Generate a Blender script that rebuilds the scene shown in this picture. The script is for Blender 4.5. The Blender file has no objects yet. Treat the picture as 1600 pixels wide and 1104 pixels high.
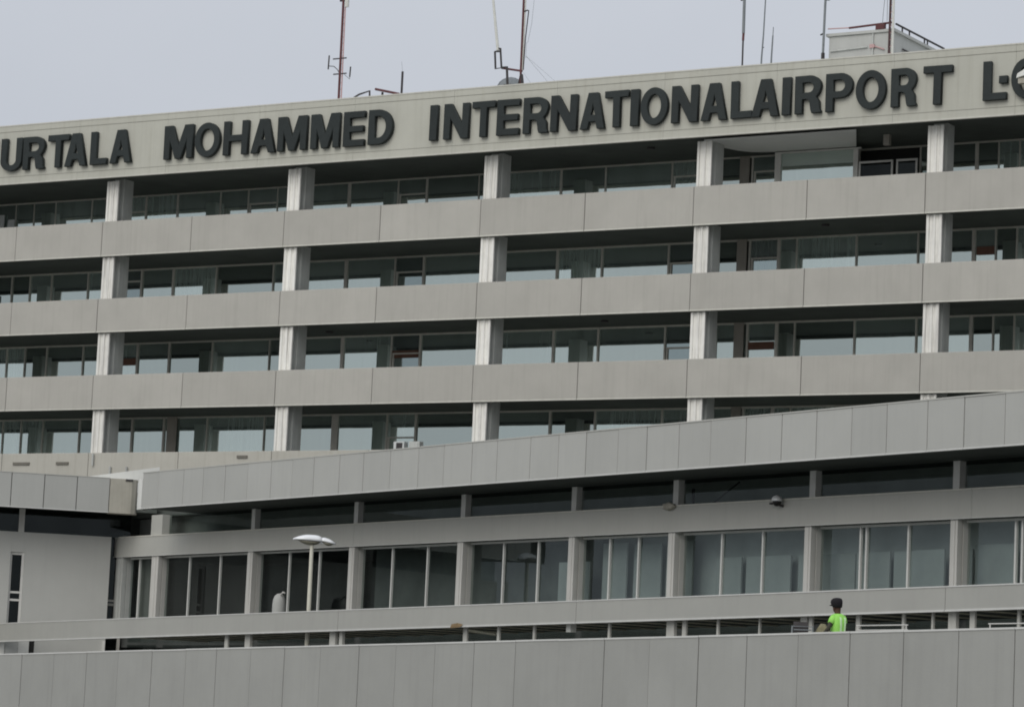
import bpy, bmesh, math, random
from mathutils import Matrix, Vector
random.seed(7)
scene = bpy.context.scene
R = math.radians

# ------------------------------------------------------------------ camera
cam_data = bpy.data.cameras.new('camera')
cam = bpy.data.objects.new('camera', cam_data)
scene.collection.objects.link(cam)
CAM = Vector((88.45, -107.895, 1.7))
YAW, PITCH, ROLL = R(-31.6878), R(6.942), R(2.6038)
fw = Vector((math.sin(YAW)*math.cos(PITCH), math.cos(YAW)*math.cos(PITCH), math.sin(PITCH)))
rt = fw.cross(Vector((0, 0, 1))).normalized()
up = rt.cross(fw)
rt2 = rt*math.cos(ROLL) + up*math.sin(ROLL)
up2 = -rt*math.sin(ROLL) + up*math.cos(ROLL)
cam.matrix_world = Matrix(((rt2.x, up2.x, -fw.x, CAM.x), (rt2.y, up2.y, -fw.y, CAM.y),
                           (rt2.z, up2.z, -fw.z, CAM.z), (0, 0, 0, 1)))
cam_data.sensor_width = 36.0
cam_data.lens = 36.0*4877.4/1600.0
cam_data.clip_start = 0.5
cam_data.clip_end = 4000
scene.camera = cam

# ------------------------------------------------------------------ world: overcast sky
SUN_EL, SUN_AZ = R(34), R(180)          # azimuth clockwise from +Y
world = bpy.data.worlds.new('World')
scene.world = world
world.use_nodes = True
nt = world.node_tree
nt.nodes.clear()
N = nt.nodes.new
out = N('ShaderNodeOutputWorld')
bg = N('ShaderNodeBackground')
bg.inputs['Strength'].default_value = 0.1
sky = N('ShaderNodeTexSky')
sky.sky_type = 'NISHITA'
sky.sun_disc = False
sky.sun_elevation = SUN_EL
sky.sun_rotation = SUN_AZ
sky.dust_density = 4.0
sky.air_density = 1.0
tc = N('ShaderNodeTexCoord')
sep = N('ShaderNodeSeparateXYZ')
nt.links.new(tc.outputs['Generated'], sep.inputs[0])
# cloud deck brightens gently from the horizon to the zenith
mx = N('ShaderNodeMath'); mx.operation = 'MAXIMUM'; mx.inputs[1].default_value = 0.0
nt.links.new(sep.outputs['Z'], mx.inputs[0])
pw = N('ShaderNodeMath'); pw.operation = 'POWER'; pw.inputs[1].default_value = 1.6
nt.links.new(mx.outputs[0], pw.inputs[0])
ml = N('ShaderNodeMath'); ml.operation = 'MULTIPLY_ADD'; ml.inputs[1].default_value = 0.9; ml.inputs[2].default_value = 1.0
nt.links.new(pw.outputs[0], ml.inputs[0])
noise = N('ShaderNodeTexNoise')
noise.inputs['Scale'].default_value = 3.2
noise.inputs['Detail'].default_value = 6
noise.inputs['Roughness'].default_value = 0.55
nt.links.new(tc.outputs['Generated'], noise.inputs['Vector'])
cr = N('ShaderNodeValToRGB')
cr.color_ramp.elements[0].position = 0.3
cr.color_ramp.elements[0].color = (4.95, 5.25, 5.8, 1)
cr.color_ramp.elements[1].position = 0.72
cr.color_ramp.elements[1].color = (5.55, 5.82, 6.35, 1)
nt.links.new(noise.outputs['Fac'], cr.inputs['Fac'])
vm = N('ShaderNodeVectorMath'); vm.operation = 'SCALE'
nt.links.new(cr.outputs['Color'], vm.inputs[0])
nt.links.new(ml.outputs[0], vm.inputs['Scale'])
mixs = N('ShaderNodeMix'); mixs.data_type = 'RGBA'
mixs.inputs['Factor'].default_value = 0.95
nt.links.new(sky.outputs['Color'], mixs.inputs['A'])
nt.links.new(vm.outputs[0], mixs.inputs['B'])
nt.links.new(mixs.outputs['Result'], bg.inputs['Color'])
nt.links.new(bg.outputs[0], out.inputs[0])

sun_d = bpy.data.lights.new('sun', 'SUN')
sun_d.energy = 1.25
sun_d.angle = R(45)
sun_d.color = (1.0, 0.965, 0.91)
sun = bpy.data.objects.new('sun', sun_d)
scene.collection.objects.link(sun)
sd = Vector((math.sin(SUN_AZ)*math.cos(SUN_EL), math.cos(SUN_AZ)*math.cos(SUN_EL), math.sin(SUN_EL)))
sun.rotation_euler = sd.to_track_quat('Z', 'Y').to_euler()

scene.view_settings.view_transform = 'Standard'
scene.view_settings.look = 'None'
scene.view_settings.exposure = 0.0
scene.view_settings.gamma = 1.0
scene.view_settings.use_curve_mapping = False
scene.cycles.filter_width = 1.9

# ------------------------------------------------------------------ materials
def new_mat(name):
    m = bpy.data.materials.new(name)
    m.use_nodes = True
    m.node_tree.nodes.clear()
    return m, m.node_tree

def surface(name, col, rough=0.85, var=0.06, scale=1.5, streak=0.0, streak_col=None, bump=0.0, rnd=0.0, metal=0.0, spec=0.3, streak_scale=(2.5, 2.5, 0.12), grime=0.0):
    """weathered matt surface: colour, blotches, vertical rain streaks, fine relief, small object-to-object differences"""
    m, t = new_mat(name)
    n = t.nodes.new
    L = t.links.new
    o = n('ShaderNodeOutputMaterial')
    b = n('ShaderNodeBsdfPrincipled')
    L(b.outputs[0], o.inputs[0])
    b.inputs['Roughness'].default_value = rough
    b.inputs['Metallic'].default_value = metal
    b.inputs['Specular IOR Level'].default_value = spec
    tcn = n('ShaderNodeTexCoord')
    geo = n('ShaderNodeNewGeometry')
    nz = n('ShaderNodeTexNoise')
    nz.inputs['Scale'].default_value = scale
    nz.inputs['Detail'].default_value = 7
    nz.inputs['Roughness'].default_value = 0.62
    L(geo.outputs['Position'], nz.inputs['Vector'])
    mp = n('ShaderNodeMapRange')
    mp.inputs['From Min'].default_value = 0.25
    mp.inputs['From Max'].default_value = 0.75
    mp.inputs['To Min'].default_value = 1 - var
    mp.inputs['To Max'].default_value = 1 + var
    L(nz.outputs['Fac'], mp.inputs['Value'])
    fac = mp.outputs[0]
    if rnd:
        oi = n('ShaderNodeObjectInfo')
        mr = n('ShaderNodeMapRange')
        mr.inputs['To Min'].default_value = 1 - rnd
        mr.inputs['To Max'].default_value = 1 + rnd
        L(oi.outputs['Random'], mr.inputs['Value'])
        mm = n('ShaderNodeMath'); mm.operation = 'MULTIPLY'
        L(fac, mm.inputs[0]); L(mr.outputs[0], mm.inputs[1])
        fac = mm.outputs[0]
    sc = n('ShaderNodeVectorMath'); sc.operation = 'SCALE'
    sc.inputs[0].default_value = col[:3]
    L(fac, sc.inputs['Scale'])
    colour = sc.outputs[0]
    if streak:
        mpn = n('ShaderNodeMapping')
        mpn.inputs['Scale'].default_value = streak_scale
        L(geo.outputs['Position'], mpn.inputs['Vector'])
        ns = n('ShaderNodeTexNoise')
        ns.inputs['Scale'].default_value = 2.0
        ns.inputs['Detail'].default_value = 5
        ns.inputs['Roughness'].default_value = 0.65
        L(mpn.outputs[0], ns.inputs['Vector'])
        rp = n('ShaderNodeMapRange')
        rp.inputs['From Min'].default_value = 0.5
        rp.inputs['From Max'].default_value = 0.78
        rp.inputs['To Max'].default_value = streak
        L(ns.outputs['Fac'], rp.inputs['Value'])
        mxn = n('ShaderNodeMix'); mxn.data_type = 'RGBA'
        L(rp.outputs[0], mxn.inputs['Factor'])
        L(colour, mxn.inputs['A'])
        mxn.inputs['B'].default_value = (*(streak_col or tuple(c*0.45 for c in col[:3])), 1)
        colour = mxn.outputs['Result']
    L(colour, b.inputs['Base Color'])
    if bump:
        nb = n('ShaderNodeTexNoise')
        nb.inputs['Scale'].default_value = 22
        nb.inputs['Detail'].default_value = 6
        L(geo.outputs['Position'], nb.inputs['Vector'])
        bp = n('ShaderNodeBump')
        bp.inputs['Strength'].default_value = bump
        bp.inputs['Distance'].default_value = 0.02
        L(nb.outputs['Fac'], bp.inputs['Height'])
        L(bp.outputs[0], b.inputs['Normal'])
    return m

def mirror_glass(name, refl, base, wav=0.0025):
    """coated office glass: strong tinted reflection over a dark body, panes slightly out of true"""
    m, t = new_mat(name)
    n = t.nodes.new; L = t.links.new
    o = n('ShaderNodeOutputMaterial')
    g = n('ShaderNodeBsdfGlossy'); g.inputs['Color'].default_value = (*refl, 1); g.inputs['Roughness'].default_value = 0.012
    d = n('ShaderNodeBsdfDiffuse'); d.inputs['Color'].default_value = (*base, 1)
    a = n('ShaderNodeAddShader')
    L(g.outputs[0], a.inputs[0]); L(d.outputs[0], a.inputs[1]); L(a.outputs[0], o.inputs[0])
    geo = n('ShaderNodeNewGeometry')
    # folds of curtains and dust seen through the glass, different from pane to pane
    mpn = n('ShaderNodeMapping'); mpn.inputs['Scale'].default_value = (3.2, 3.2, 0.08)
    L(geo.outputs['Position'], mpn.inputs['Vector'])
    nc = n('ShaderNodeTexNoise'); nc.inputs['Scale'].default_value = 2.2; nc.inputs['Detail'].default_value = 4
    L(mpn.outputs[0], nc.inputs['Vector'])
    oi = n('ShaderNodeObjectInfo')
    ma = n('ShaderNodeMath'); ma.operation = 'MULTIPLY'
    L(nc.outputs['Fac'], ma.inputs[0]); L(oi.outputs['Random'], ma.inputs[1])
    vs = n('ShaderNodeVectorMath'); vs.operation = 'SCALE'; vs.inputs[0].default_value = base
    mk = n('ShaderNodeMath'); mk.operation = 'MULTIPLY_ADD'; mk.inputs[1].default_value = 7.0; mk.inputs[2].default_value = 0.4
    L(ma.outputs[0], mk.inputs[0]); L(mk.outputs[0], vs.inputs['Scale']); L(vs.outputs[0], d.inputs['Color'])
    vr = n('ShaderNodeVectorMath'); vr.operation = 'SCALE'; vr.inputs[0].default_value = refl
    mr_ = n('ShaderNodeMapRange'); mr_.inputs['To Min'].default_value = 0.82; mr_.inputs['To Max'].default_value = 1.08
    L(oi.outputs['Random'], mr_.inputs['Value']); L(mr_.outputs[0], vr.inputs['Scale']); L(vr.outputs[0], g.inputs['Color'])
    nz = n('ShaderNodeTexNoise'); nz.inputs['Scale'].default_value = 0.9; nz.inputs['Detail'].default_value = 2
    L(geo.outputs['Position'], nz.inputs['Vector'])
    bp = n('ShaderNodeBump'); bp.inputs['Strength'].default_value = 0.35; bp.inputs['Distance'].default_value = wav
    L(nz.outputs['Fac'], bp.inputs['Height']); L(bp.outputs[0], g.inputs['Normal'])
    return m

def clear_glass(name, tint, fac):
    """tinted see-through glass with a weak reflection of the sky"""
    m, t = new_mat(name)
    n = t.nodes.new; L = t.links.new
    o = n('ShaderNodeOutputMaterial')
    g = n('ShaderNodeBsdfGlossy'); g.inputs['Color'].default_value = (0.9, 1.0, 1.0, 1); g.inputs['Roughness'].default_value = 0.01
    tr = n('ShaderNodeBsdfTransparent'); tr.inputs['Color'].default_value = (*tint, 1)
    mx_ = n('ShaderNodeMixShader'); mx_.inputs[0].default_value = fac
    geo = n('ShaderNodeNewGeometry')
    nz = n('ShaderNodeTexNoise'); nz.inputs['Scale'].default_value = 0.8; nz.inputs['Detail'].default_value = 3
    L(geo.outputs['Position'], nz.inputs['Vector'])
    mr = n('ShaderNodeMapRange'); mr.inputs['To Min'].default_value = fac*0.6; mr.inputs['To Max'].default_value = fac*1.4
    L(nz.outputs['Fac'], mr.inputs['Value']); L(mr.outputs[0], mx_.inputs[0])
    L(tr.outputs[0], mx_.inputs[1]); L(g.outputs[0], mx_.inputs[2]); L(mx_.outputs[0], o.inputs[0])
    return m

M = {}
M['band'] = surface('band_concrete', (0.428, 0.414, 0.372), 0.9, 0.075, 0.6, 0.24, (0.25, 0.235, 0.205), 0.28, 0.04)
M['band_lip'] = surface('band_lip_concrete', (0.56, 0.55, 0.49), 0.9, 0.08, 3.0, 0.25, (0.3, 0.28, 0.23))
M['sign_band'] = surface('sign_fascia_paint', (0.468, 0.464, 0.402), 0.85, 0.075, 0.5, 0.36, (0.33, 0.315, 0.255), 0.15, 0.012)
M['letter'] = surface('letter_paint', (0.02, 0.026, 0.025), 0.6, 0.18, 6, 0, None, 0.0, 0.1)
M['cladding'] = surface('column_cladding_paint', (0.8, 0.785, 0.73), 0.88, 0.08, 2.5, 0.8, (0.22, 0.205, 0.185), 0.2, 0.08, streak_scale=(7, 7, 0.22))
M['core'] = surface('column_concrete', (0.5, 0.51, 0.48), 0.9, 0.1, 1.6, 0.4, (0.16, 0.16, 0.15), 0.2, 0.05)
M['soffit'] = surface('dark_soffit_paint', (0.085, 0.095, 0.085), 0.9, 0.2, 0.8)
M['soffit_grey'] = surface('vent_grey_paint', (0.17, 0.16, 0.135), 0.9, 0.15, 4)
M['ledge'] = surface('ledge_concrete', (0.46, 0.445, 0.39), 0.9, 0.08, 0.7, 0.35, (0.28, 0.255, 0.2), 0.25, 0.03)
M['pale_soffit'] = surface('pale_soffit_paint', (0.75, 0.75, 0.72), 0.8, 0.06, 0.5)
M['dark_void'] = surface('joint_shadow_gap', (0.03, 0.03, 0.028), 0.95, 0.1)
M['frame'] = surface('aluminium_window_frame', (0.56, 0.54, 0.48), 0.55, 0.12, 3, 0, None, 0, 0.15, 0.1, 0.5)
M['frame_pale'] = surface('pale_window_frame', (0.62, 0.61, 0.57), 0.5, 0.1, 3, 0, None, 0, 0.08)
M['pilaster'] = surface('pilaster_panel', (0.34, 0.315, 0.275), 0.8, 0.1, 2, 0.3)
M['blind'] = surface('red_brown_blind', (0.16, 0.085, 0.06), 0.9, 0.15, 5)
M['tower_glass'] = mirror_glass('reflective_office_glass', (0.5, 0.56, 0.53), (0.045, 0.056, 0.052))
M['tower_glass_dull'] = mirror_glass('dusty_office_glass', (0.3, 0.36, 0.36), (0.03, 0.035, 0.033))
M['glass'] = clear_glass('tinted_hall_glass', (0.69, 0.735, 0.72), 0.06)
M['glass_clerestory'] = clear_glass('clerestory_glass', (0.55, 0.6, 0.58), 0.028)
M['glass_dark'] = clear_glass('smoked_glass', (0.4, 0.44, 0.43), 0.022)
M['clerestory_room'] = surface('clerestory_room_paint', (0.3, 0.31, 0.29), 0.9, 0.2, 0.5)
M['panel'] = surface('fascia_panel_coating', (0.403, 0.404, 0.376), 0.7, 0.055, 0.45, 0.18, (0.28, 0.28, 0.265), 0.12, 0.035)
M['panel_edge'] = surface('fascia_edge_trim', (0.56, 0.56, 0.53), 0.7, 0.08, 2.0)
M['canopy_band'] = surface('canopy_band_coating', (0.368, 0.367, 0.336), 0.75, 0.06, 0.5, 0.22, (0.28, 0.275, 0.26), 0.1, 0.012)
M['lower_band'] = surface('lower_band_coating', (0.45, 0.448, 0.41), 0.75, 0.045, 0.5, 0.16, (0.28, 0.275, 0.26), 0.1, 0.012)
M['parapet'] = surface('parapet_panel_coating', (0.322, 0.323, 0.3), 0.75, 0.065, 0.6, 0.2, (0.2, 0.2, 0.185), 0.14, 0.03)
M['pier'] = surface('pier_paint', (0.6, 0.59, 0.55), 0.8, 0.06, 1.5, 0.3, (0.3, 0.28, 0.24), 0.1, 0.03)
M['mullion'] = surface('white_mullion_paint', (0.72, 0.72, 0.68), 0.5, 0.06, 3)
M['wing_wall'] = surface('wing_render', (0.5, 0.5, 0.465), 0.9, 0.06, 0.4, 0.12, (0.36, 0.36, 0.35), 0.15)
M['beige'] = surface('streaked_beige_concrete', (0.4, 0.38, 0.32), 0.9, 0.14, 1.4, 0.4, (0.2, 0.18, 0.13), 0.2)
M['white_kerb'] = surface('roof_membrane', (0.66, 0.66, 0.62), 0.85, 0.08, 1.2, 0.2)
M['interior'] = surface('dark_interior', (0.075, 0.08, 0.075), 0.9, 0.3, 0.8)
M['partition'] = surface('added_partition', (0.45, 0.485, 0.475), 0.7, 0.15, 0.6)
M['screen'] = surface('pale_tone_wall', (0.55, 0.585, 0.57), 0.8, 0.2, 0.5)
M['dim_screen'] = surface('dark_tone_wall', (0.17, 0.185, 0.175), 0.8, 0.3, 0.6)
M['curtain'] = surface('grey_curtain', (0.28, 0.28, 0.26), 0.9, 0.1, 2)
M['slat'] = surface('canopy_slat_paint', (0.72, 0.7, 0.56), 0.8, 0.2, 3)
M['white_metal'] = surface('white_painted_metal', (0.72, 0.72, 0.67), 0.45, 0.08, 4)
M['post_paint'] = surface('weathered_white_post', (0.52, 0.515, 0.47), 0.6, 0.12, 3, 0.35)
M['lamp_metal'] = surface('lamp_silver_paint', (0.78, 0.79, 0.79), 0.35, 0.06, 5, 0, None, 0, 0, 0.15, 0.5)
M['lamp_under'] = surface('lamp_diffuser', (0.22, 0.21, 0.16), 0.4, 0.1, 5)
M['pole_cream'] = surface('lamp_pole_paint', (0.64, 0.62, 0.52), 0.5, 0.08, 4, 0.25)
M['red_steel'] = surface('oxide_red_steel', (0.115, 0.045, 0.046), 0.7, 0.3, 6)
M['dark_red'] = surface('dark_red_steel', (0.075, 0.042, 0.042), 0.7, 0.35, 6)
M['dark_steel'] = surface('dark_steel', (0.05, 0.045, 0.045), 0.6, 0.3, 6)
M['grey_steel'] = surface('grey_steel', (0.2, 0.215, 0.22), 0.5, 0.15, 6, 0, None, 0, 0, 0.3)
M['pale_steel'] = surface('pale_steel', (0.6, 0.6, 0.55), 0.5, 0.1, 6)
M['pink_steel'] = surface('faded_red_steel', (0.5, 0.33, 0.32), 0.7, 0.15, 6)
M['hut'] = surface('hut_render', (0.46, 0.465, 0.44), 0.9, 0.07, 1.2, 0.35, (0.36, 0.35, 0.31), 0.15)
M['ac_white'] = surface('appliance_enamel', (0.6, 0.62, 0.6), 0.5, 0.08, 4)
M['ground'] = surface('asphalt_ground', (0.24, 0.238, 0.225), 0.95, 0.2, 0.3)
M['road'] = surface('road_asphalt', (0.2, 0.2, 0.19), 0.95, 0.2, 0.8)
M['viaduct'] = surface('viaduct_concrete', (0.32, 0.315, 0.3), 0.9, 0.1, 0.6, 0.3)
M['skin'] = surface('brown_skin', (0.085, 0.042, 0.028), 0.6, 0.1, 8)
M['cap'] = surface('black_cap_cloth', (0.012, 0.011, 0.013), 0.9, 0.2, 12)
M['vest'] = surface('lime_vest_cloth', (0.32, 0.70, 0.13), 0.75, 0.1, 9)
M['tape'] = surface('reflective_tape', (0.62, 0.85, 0.5), 0.4, 0.05, 9)
M['uniform'] = surface('dark_uniform_cloth', (0.05, 0.047, 0.035), 0.9, 0.15, 9)
M['sack'] = surface('beige_sack_cloth', (0.2, 0.18, 0.11), 0.9, 0.25, 7)
M['rust'] = surface('rusty_sheet', (0.2, 0.14, 0.075), 0.9, 0.3, 8)
M['lens'] = surface('dark_lens', (0.02, 0.018, 0.018), 0.25, 0.1, 8)

# ------------------------------------------------------------------ helpers
class MB:
    def __init__(s):
        s.v = []; s.f = []
    def add(s, vs, fs):
        k = len(s.v)
        s.v += [tuple(q) for q in vs]
        s.f += [tuple(i+k for i in q) for q in fs]
        return s
    def box(s, x0, x1, y0, y1, z0, z1):
        return s.sbox(x0, x1, y0, y1, z0, z0, z1, z1)
    def sbox(s, x0, x1, y0, y1, zb0, zb1, zt0, zt1):
        return s.add([(x0, y0, zb0), (x1, y0, zb1), (x1, y1, zb1), (x0, y1, zb0),
                      (x0, y0, zt0), (x1, y0, zt1), (x1, y1, zt1), (x0, y1, zt0)],
                     [(0, 3, 2, 1), (4, 5, 6, 7), (0, 1, 5, 4), (1, 2, 6, 5), (2, 3, 7, 6), (3, 0, 4, 7)])
    def cbox(s, x0, x1, y0, y1, z0, z1, c=0.02):
        """box whose front (y0) edges are chamfered"""
        a = [(x0, y0+c, z0), (x1, y0+c, z0), (x1, y0+c, z1), (x0, y0+c, z1)]
        b = [(x0+c, y0, z0+c), (x1-c, y0, z0+c), (x1-c, y0, z1-c), (x0+c, y0, z1-c)]
        d = [(x0, y1, z0), (x1, y1, z0), (x1, y1, z1), (x0, y1, z1)]
        f = [(4, 5, 6, 7), (11, 10, 9, 8)]
        for i in range(4):
            j = (i+1) % 4
            f += [(i, j, 4+j, 4+i), (8+i, 8+j, j, i)]
        return s.add(a+b+d, f)
    def prism(s, prof, z0, z1):
        """prof: anticlockwise (x, y) outline seen from above"""
        n = len(prof)
        return s.add([(x, y, z0) for x, y in prof]+[(x, y, z1) for x, y in prof],
                     [tuple(range(n-1, -1, -1)), tuple(range(n, 2*n))]+[(i, (i+1) % n, n+(i+1) % n, n+i) for i in range(n)])
    def tube(s, pts, r, seg=6, r1=None):
        pts = [Vector(p) for p in pts]
        rings = []
        for i, p in enumerate(pts):
            d = (pts[min(i+1, len(pts)-1)]-pts[max(i-1, 0)]).normalized()
            a = d.cross(Vector((0.3, 0.9, 0.1)) if abs(d.y) < 0.8 else Vector((1, 0, 0.2))).normalized()
            b = d.cross(a)
            rr = r if r1 is None else r+(r1-r)*i/(len(pts)-1)
            rings.append([p+a*math.cos(2*math.pi*k/seg)*rr+b*math.sin(2*math.pi*k/seg)*rr for k in range(seg)])
        vs = [v for rg in rings for v in rg]
        fs = []
        for i in range(len(rings)-1):
            for k in range(seg):
                fs.append((i*seg+k, i*seg+(k+1) % seg, (i+1)*seg+(k+1) % seg, (i+1)*seg+k))
        fs.append(tuple(range(seg-1, -1, -1)))
        fs.append(tuple(range((len(rings)-1)*seg, len(rings)*seg)))
        return s.add(vs, fs)
    def ellipsoid(s, c, rx, ry, rz, nu=14, nv=9, top=None, bot=None, rot=None):
        vs = []; fs = []
        for j in range(nv+1):
            ph = -math.pi/2+math.pi*j/nv
            for i in range(nu):
                th = 2*math.pi*i/nu
                z = math.sin(ph)
                if bot is not None: z = max(z, bot)
                if top is not None: z = min(z, top)
                p = Vector((rx*math.cos(ph)*math.cos(th), ry*math.cos(ph)*math.sin(th), rz*z))
                if rot is not None: p = rot @ p
                vs.append(Vector(c)+p)
        for j in range(nv):
            for i in range(nu):
                fs.append((j*nu+i, j*nu+(i+1) % nu, (j+1)*nu+(i+1) % nu, (j+1)*nu+i))
        return s.add(vs, fs)
    def loft(s, rings):
        n = len(rings[0])
        vs = [p for r in rings for p in r]
        fs = [(i*n+k, i*n+(k+1) % n, (i+1)*n+(k+1) % n, (i+1)*n+k) for i in range(len(rings)-1) for k in range(n)]
        fs += [tuple(range(n-1, -1, -1)), tuple(range((len(rings)-1)*n, len(rings)*n))]
        return s.add(vs, fs)
    def mesh(s, name, mat, smooth=False):
        me = bpy.data.meshes.new(name)
        me.from_pydata(s.v, [], s.f)
        me.materials.append(mat)
        if smooth:
            for q in me.polygons: q.use_smooth = True
        me.update()
        return me
    def build(s, name, mat, parent=None, smooth=False, loc=None):
        return link(name, s.mesh(name, mat, smooth), parent, loc)

def link(name, me, parent=None, loc=None):
    o = bpy.data.objects.new(name, me)
    scene.collection.objects.link(o)
    if parent: o.parent = parent
    if loc: o.location = loc
    return o

def thing(name, label, cat, loc=(0, 0, 0), rz=0.0, group=None):
    o = bpy.data.objects.new(name, None)
    o.empty_display_size = 0.2
    scene.collection.objects.link(o)
    o.location = loc; o.rotation_euler = (0, 0, rz)
    return tag(o, label, cat, group)

def tag(o, label, cat, group=None):
    o['label'] = label; o['category'] = cat
    if group: o['group'] = group
    return o

def structure(o):
    o['kind'] = 'structure'; return o

# ================================================================== SETTING
structure(MB().add([(-1500, -1500, 0), (1500, -1500, 0), (1500, 1500, 0), (-1500, 1500, 0)], [(0, 1, 2, 3)]).build('ground', M['ground']))

# ================================================================== OFFICE TOWER (facade along X, y = 0, windows set 4.4 m back)
tower = thing('office_tower', 'long grey office block with recessed window bands and dark lettered parapet', 'building')
BAY = 10.0
X0, X1 = -20.0, 70.0
GY = 4.4
BANDS = [(22.05, 23.63), (18.62, 20.14), (15.17, 16.71), (10.6, 13.24)]     # bottom, top of each spandrel band, from the top
SIGN_B, SIGN_T, SIGN_Y = 25.50, 28.25, -0.55
ROWS = [(BANDS[0][1], SIGN_B+0.14), (BANDS[1][1], BANDS[0][0]+0.14), (BANDS[2][1], BANDS[1][0]+0.14), (BANDS[3][1], BANDS[2][0]+0.14)]
# core of the building behind everything
MB().box(X0, X1, GY+0.25, 18, 0, 27.7).build('core_wall', M['dark_void'], tower)
MB().box(X0, X1, SIGN_Y+0.42, 18.01, 27.72, 27.9).build('roof', M['core'], tower)
me_cache = {}
for bi, (zb, zt) in enumerate(BANDS):
    MB().box(X0, X1, 0.10, 0.24, zb+0.02, zt-0.06).build('joint_backing', M['dark_void'], tower)
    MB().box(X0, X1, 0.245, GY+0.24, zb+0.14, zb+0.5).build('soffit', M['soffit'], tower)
    h = zt-zb
    key = round(h, 3)
    if key not in me_cache:
        me_cache[key] = (MB().cbox(0.012, 4.988, 0, 0.095, 0.07, h, 0.012).mesh('spandrel_panel', M['ledge' if bi == 3 else 'band']),
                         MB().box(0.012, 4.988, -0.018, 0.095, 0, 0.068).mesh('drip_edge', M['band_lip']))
    x = X0
    while x < X1-0.1:
        pnl = link('spandrel_panel', me_cache[key][0], tower, (x, random.uniform(-0.006, 0.006), zb))
        link('drip_edge', me_cache[key][1], pnl)
        x += 5.0
# shaded walkway floors behind the bands
for zb, zt in BANDS:
    MB().box(X0, X1, 0.25, GY-0.02, zt-1.0, zt-0.85).build('walkway_floor', M['core'], tower)

# columns: pale ribbed cladding in front of a plainer concrete core
def column_profile():
    p = [(0.0, 0.23), (0.0, 0.15), (0.10, 0.15), (0.12, 0.20), (0.25, 0.20), (0.27, 0.15), (0.37, 0.15), (0.39, 0.20), (0.51, 0.20), (0.53, 0.15), (0.64, 0.15), (0.64, 0.23)]
    return p
for (z0, z1) in ROWS:
    zz0, zz1 = z0-0.6, z1
    key = ('col', round(zz1-zz0, 3))
    if key not in me_cache:
        me_cache[key] = (MB().prism(column_profile(), 0, zz1-zz0-0.16).mesh('column_cladding', M['cladding']),
                         MB().box(0.03, 0.60, 0.62, 1.27, 0, zz1-zz0).mesh('column', M['core']))
    for k in range(-2, 7):
        c = link('column', me_cache[key][1], tower, (k*BAY+random.uniform(-0.02, 0.02), 0, zz0))
        link('column_cladding', me_cache[key][0], c)

# windows
bay_pattern = {
    -1: [(-8.87, .06), (-7.76, .06), (-6.44, .06), (-4.25, .07)],
    0: [(-1.08, .13), (0.75, .13), (3.2, .07), (6.38, .06)],
    1: [(10.35, .20), (12.95, .08), (14.45, .13)],
    2: [(18.56, .06), (21.18, .13), (23.36, .09), (26.55, .09)],
    3: [(28.88, .05), (30.33, .10), (31.65, .16), (32.46, .06), (35.12, .08), (37.8, .08)],
    4: [(40.2, .18), (41.12, .07), (42.0, .07), (44.6, .08), (47.0, .08)],
    5: [(50.3, .15), (52.8, .08), (55.2, .08)],
}
rails = {0: [(-2.2, -1.08, 1.25), (4.76, 6.38, 1.3), (12.95, 14.45, 1.3), (26.55, 27.8, 1.35), (30.33, 31.65, 1.35)],
         1: [(-2.2, -1.08, 1.5), (12.95, 14.45, 1.35), (26.55, 27.8, 1.2), (30.33, 31.65, 1.25)],
         2: [(12.95, 14.45, 1.2), (26.55, 27.8, 1.1)], 3: [(12.95, 14.45, 1.0)]}
blinds = {1: [(40.3, 41.05, .98)], 2: [(-2.1, -1.15, 1.02), (13.0, 14.38, 1.0), (30.4, 31.56, 0.92)], 3: []}
dull = {(0, -1), (1, 1), (2, 1)}
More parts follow.
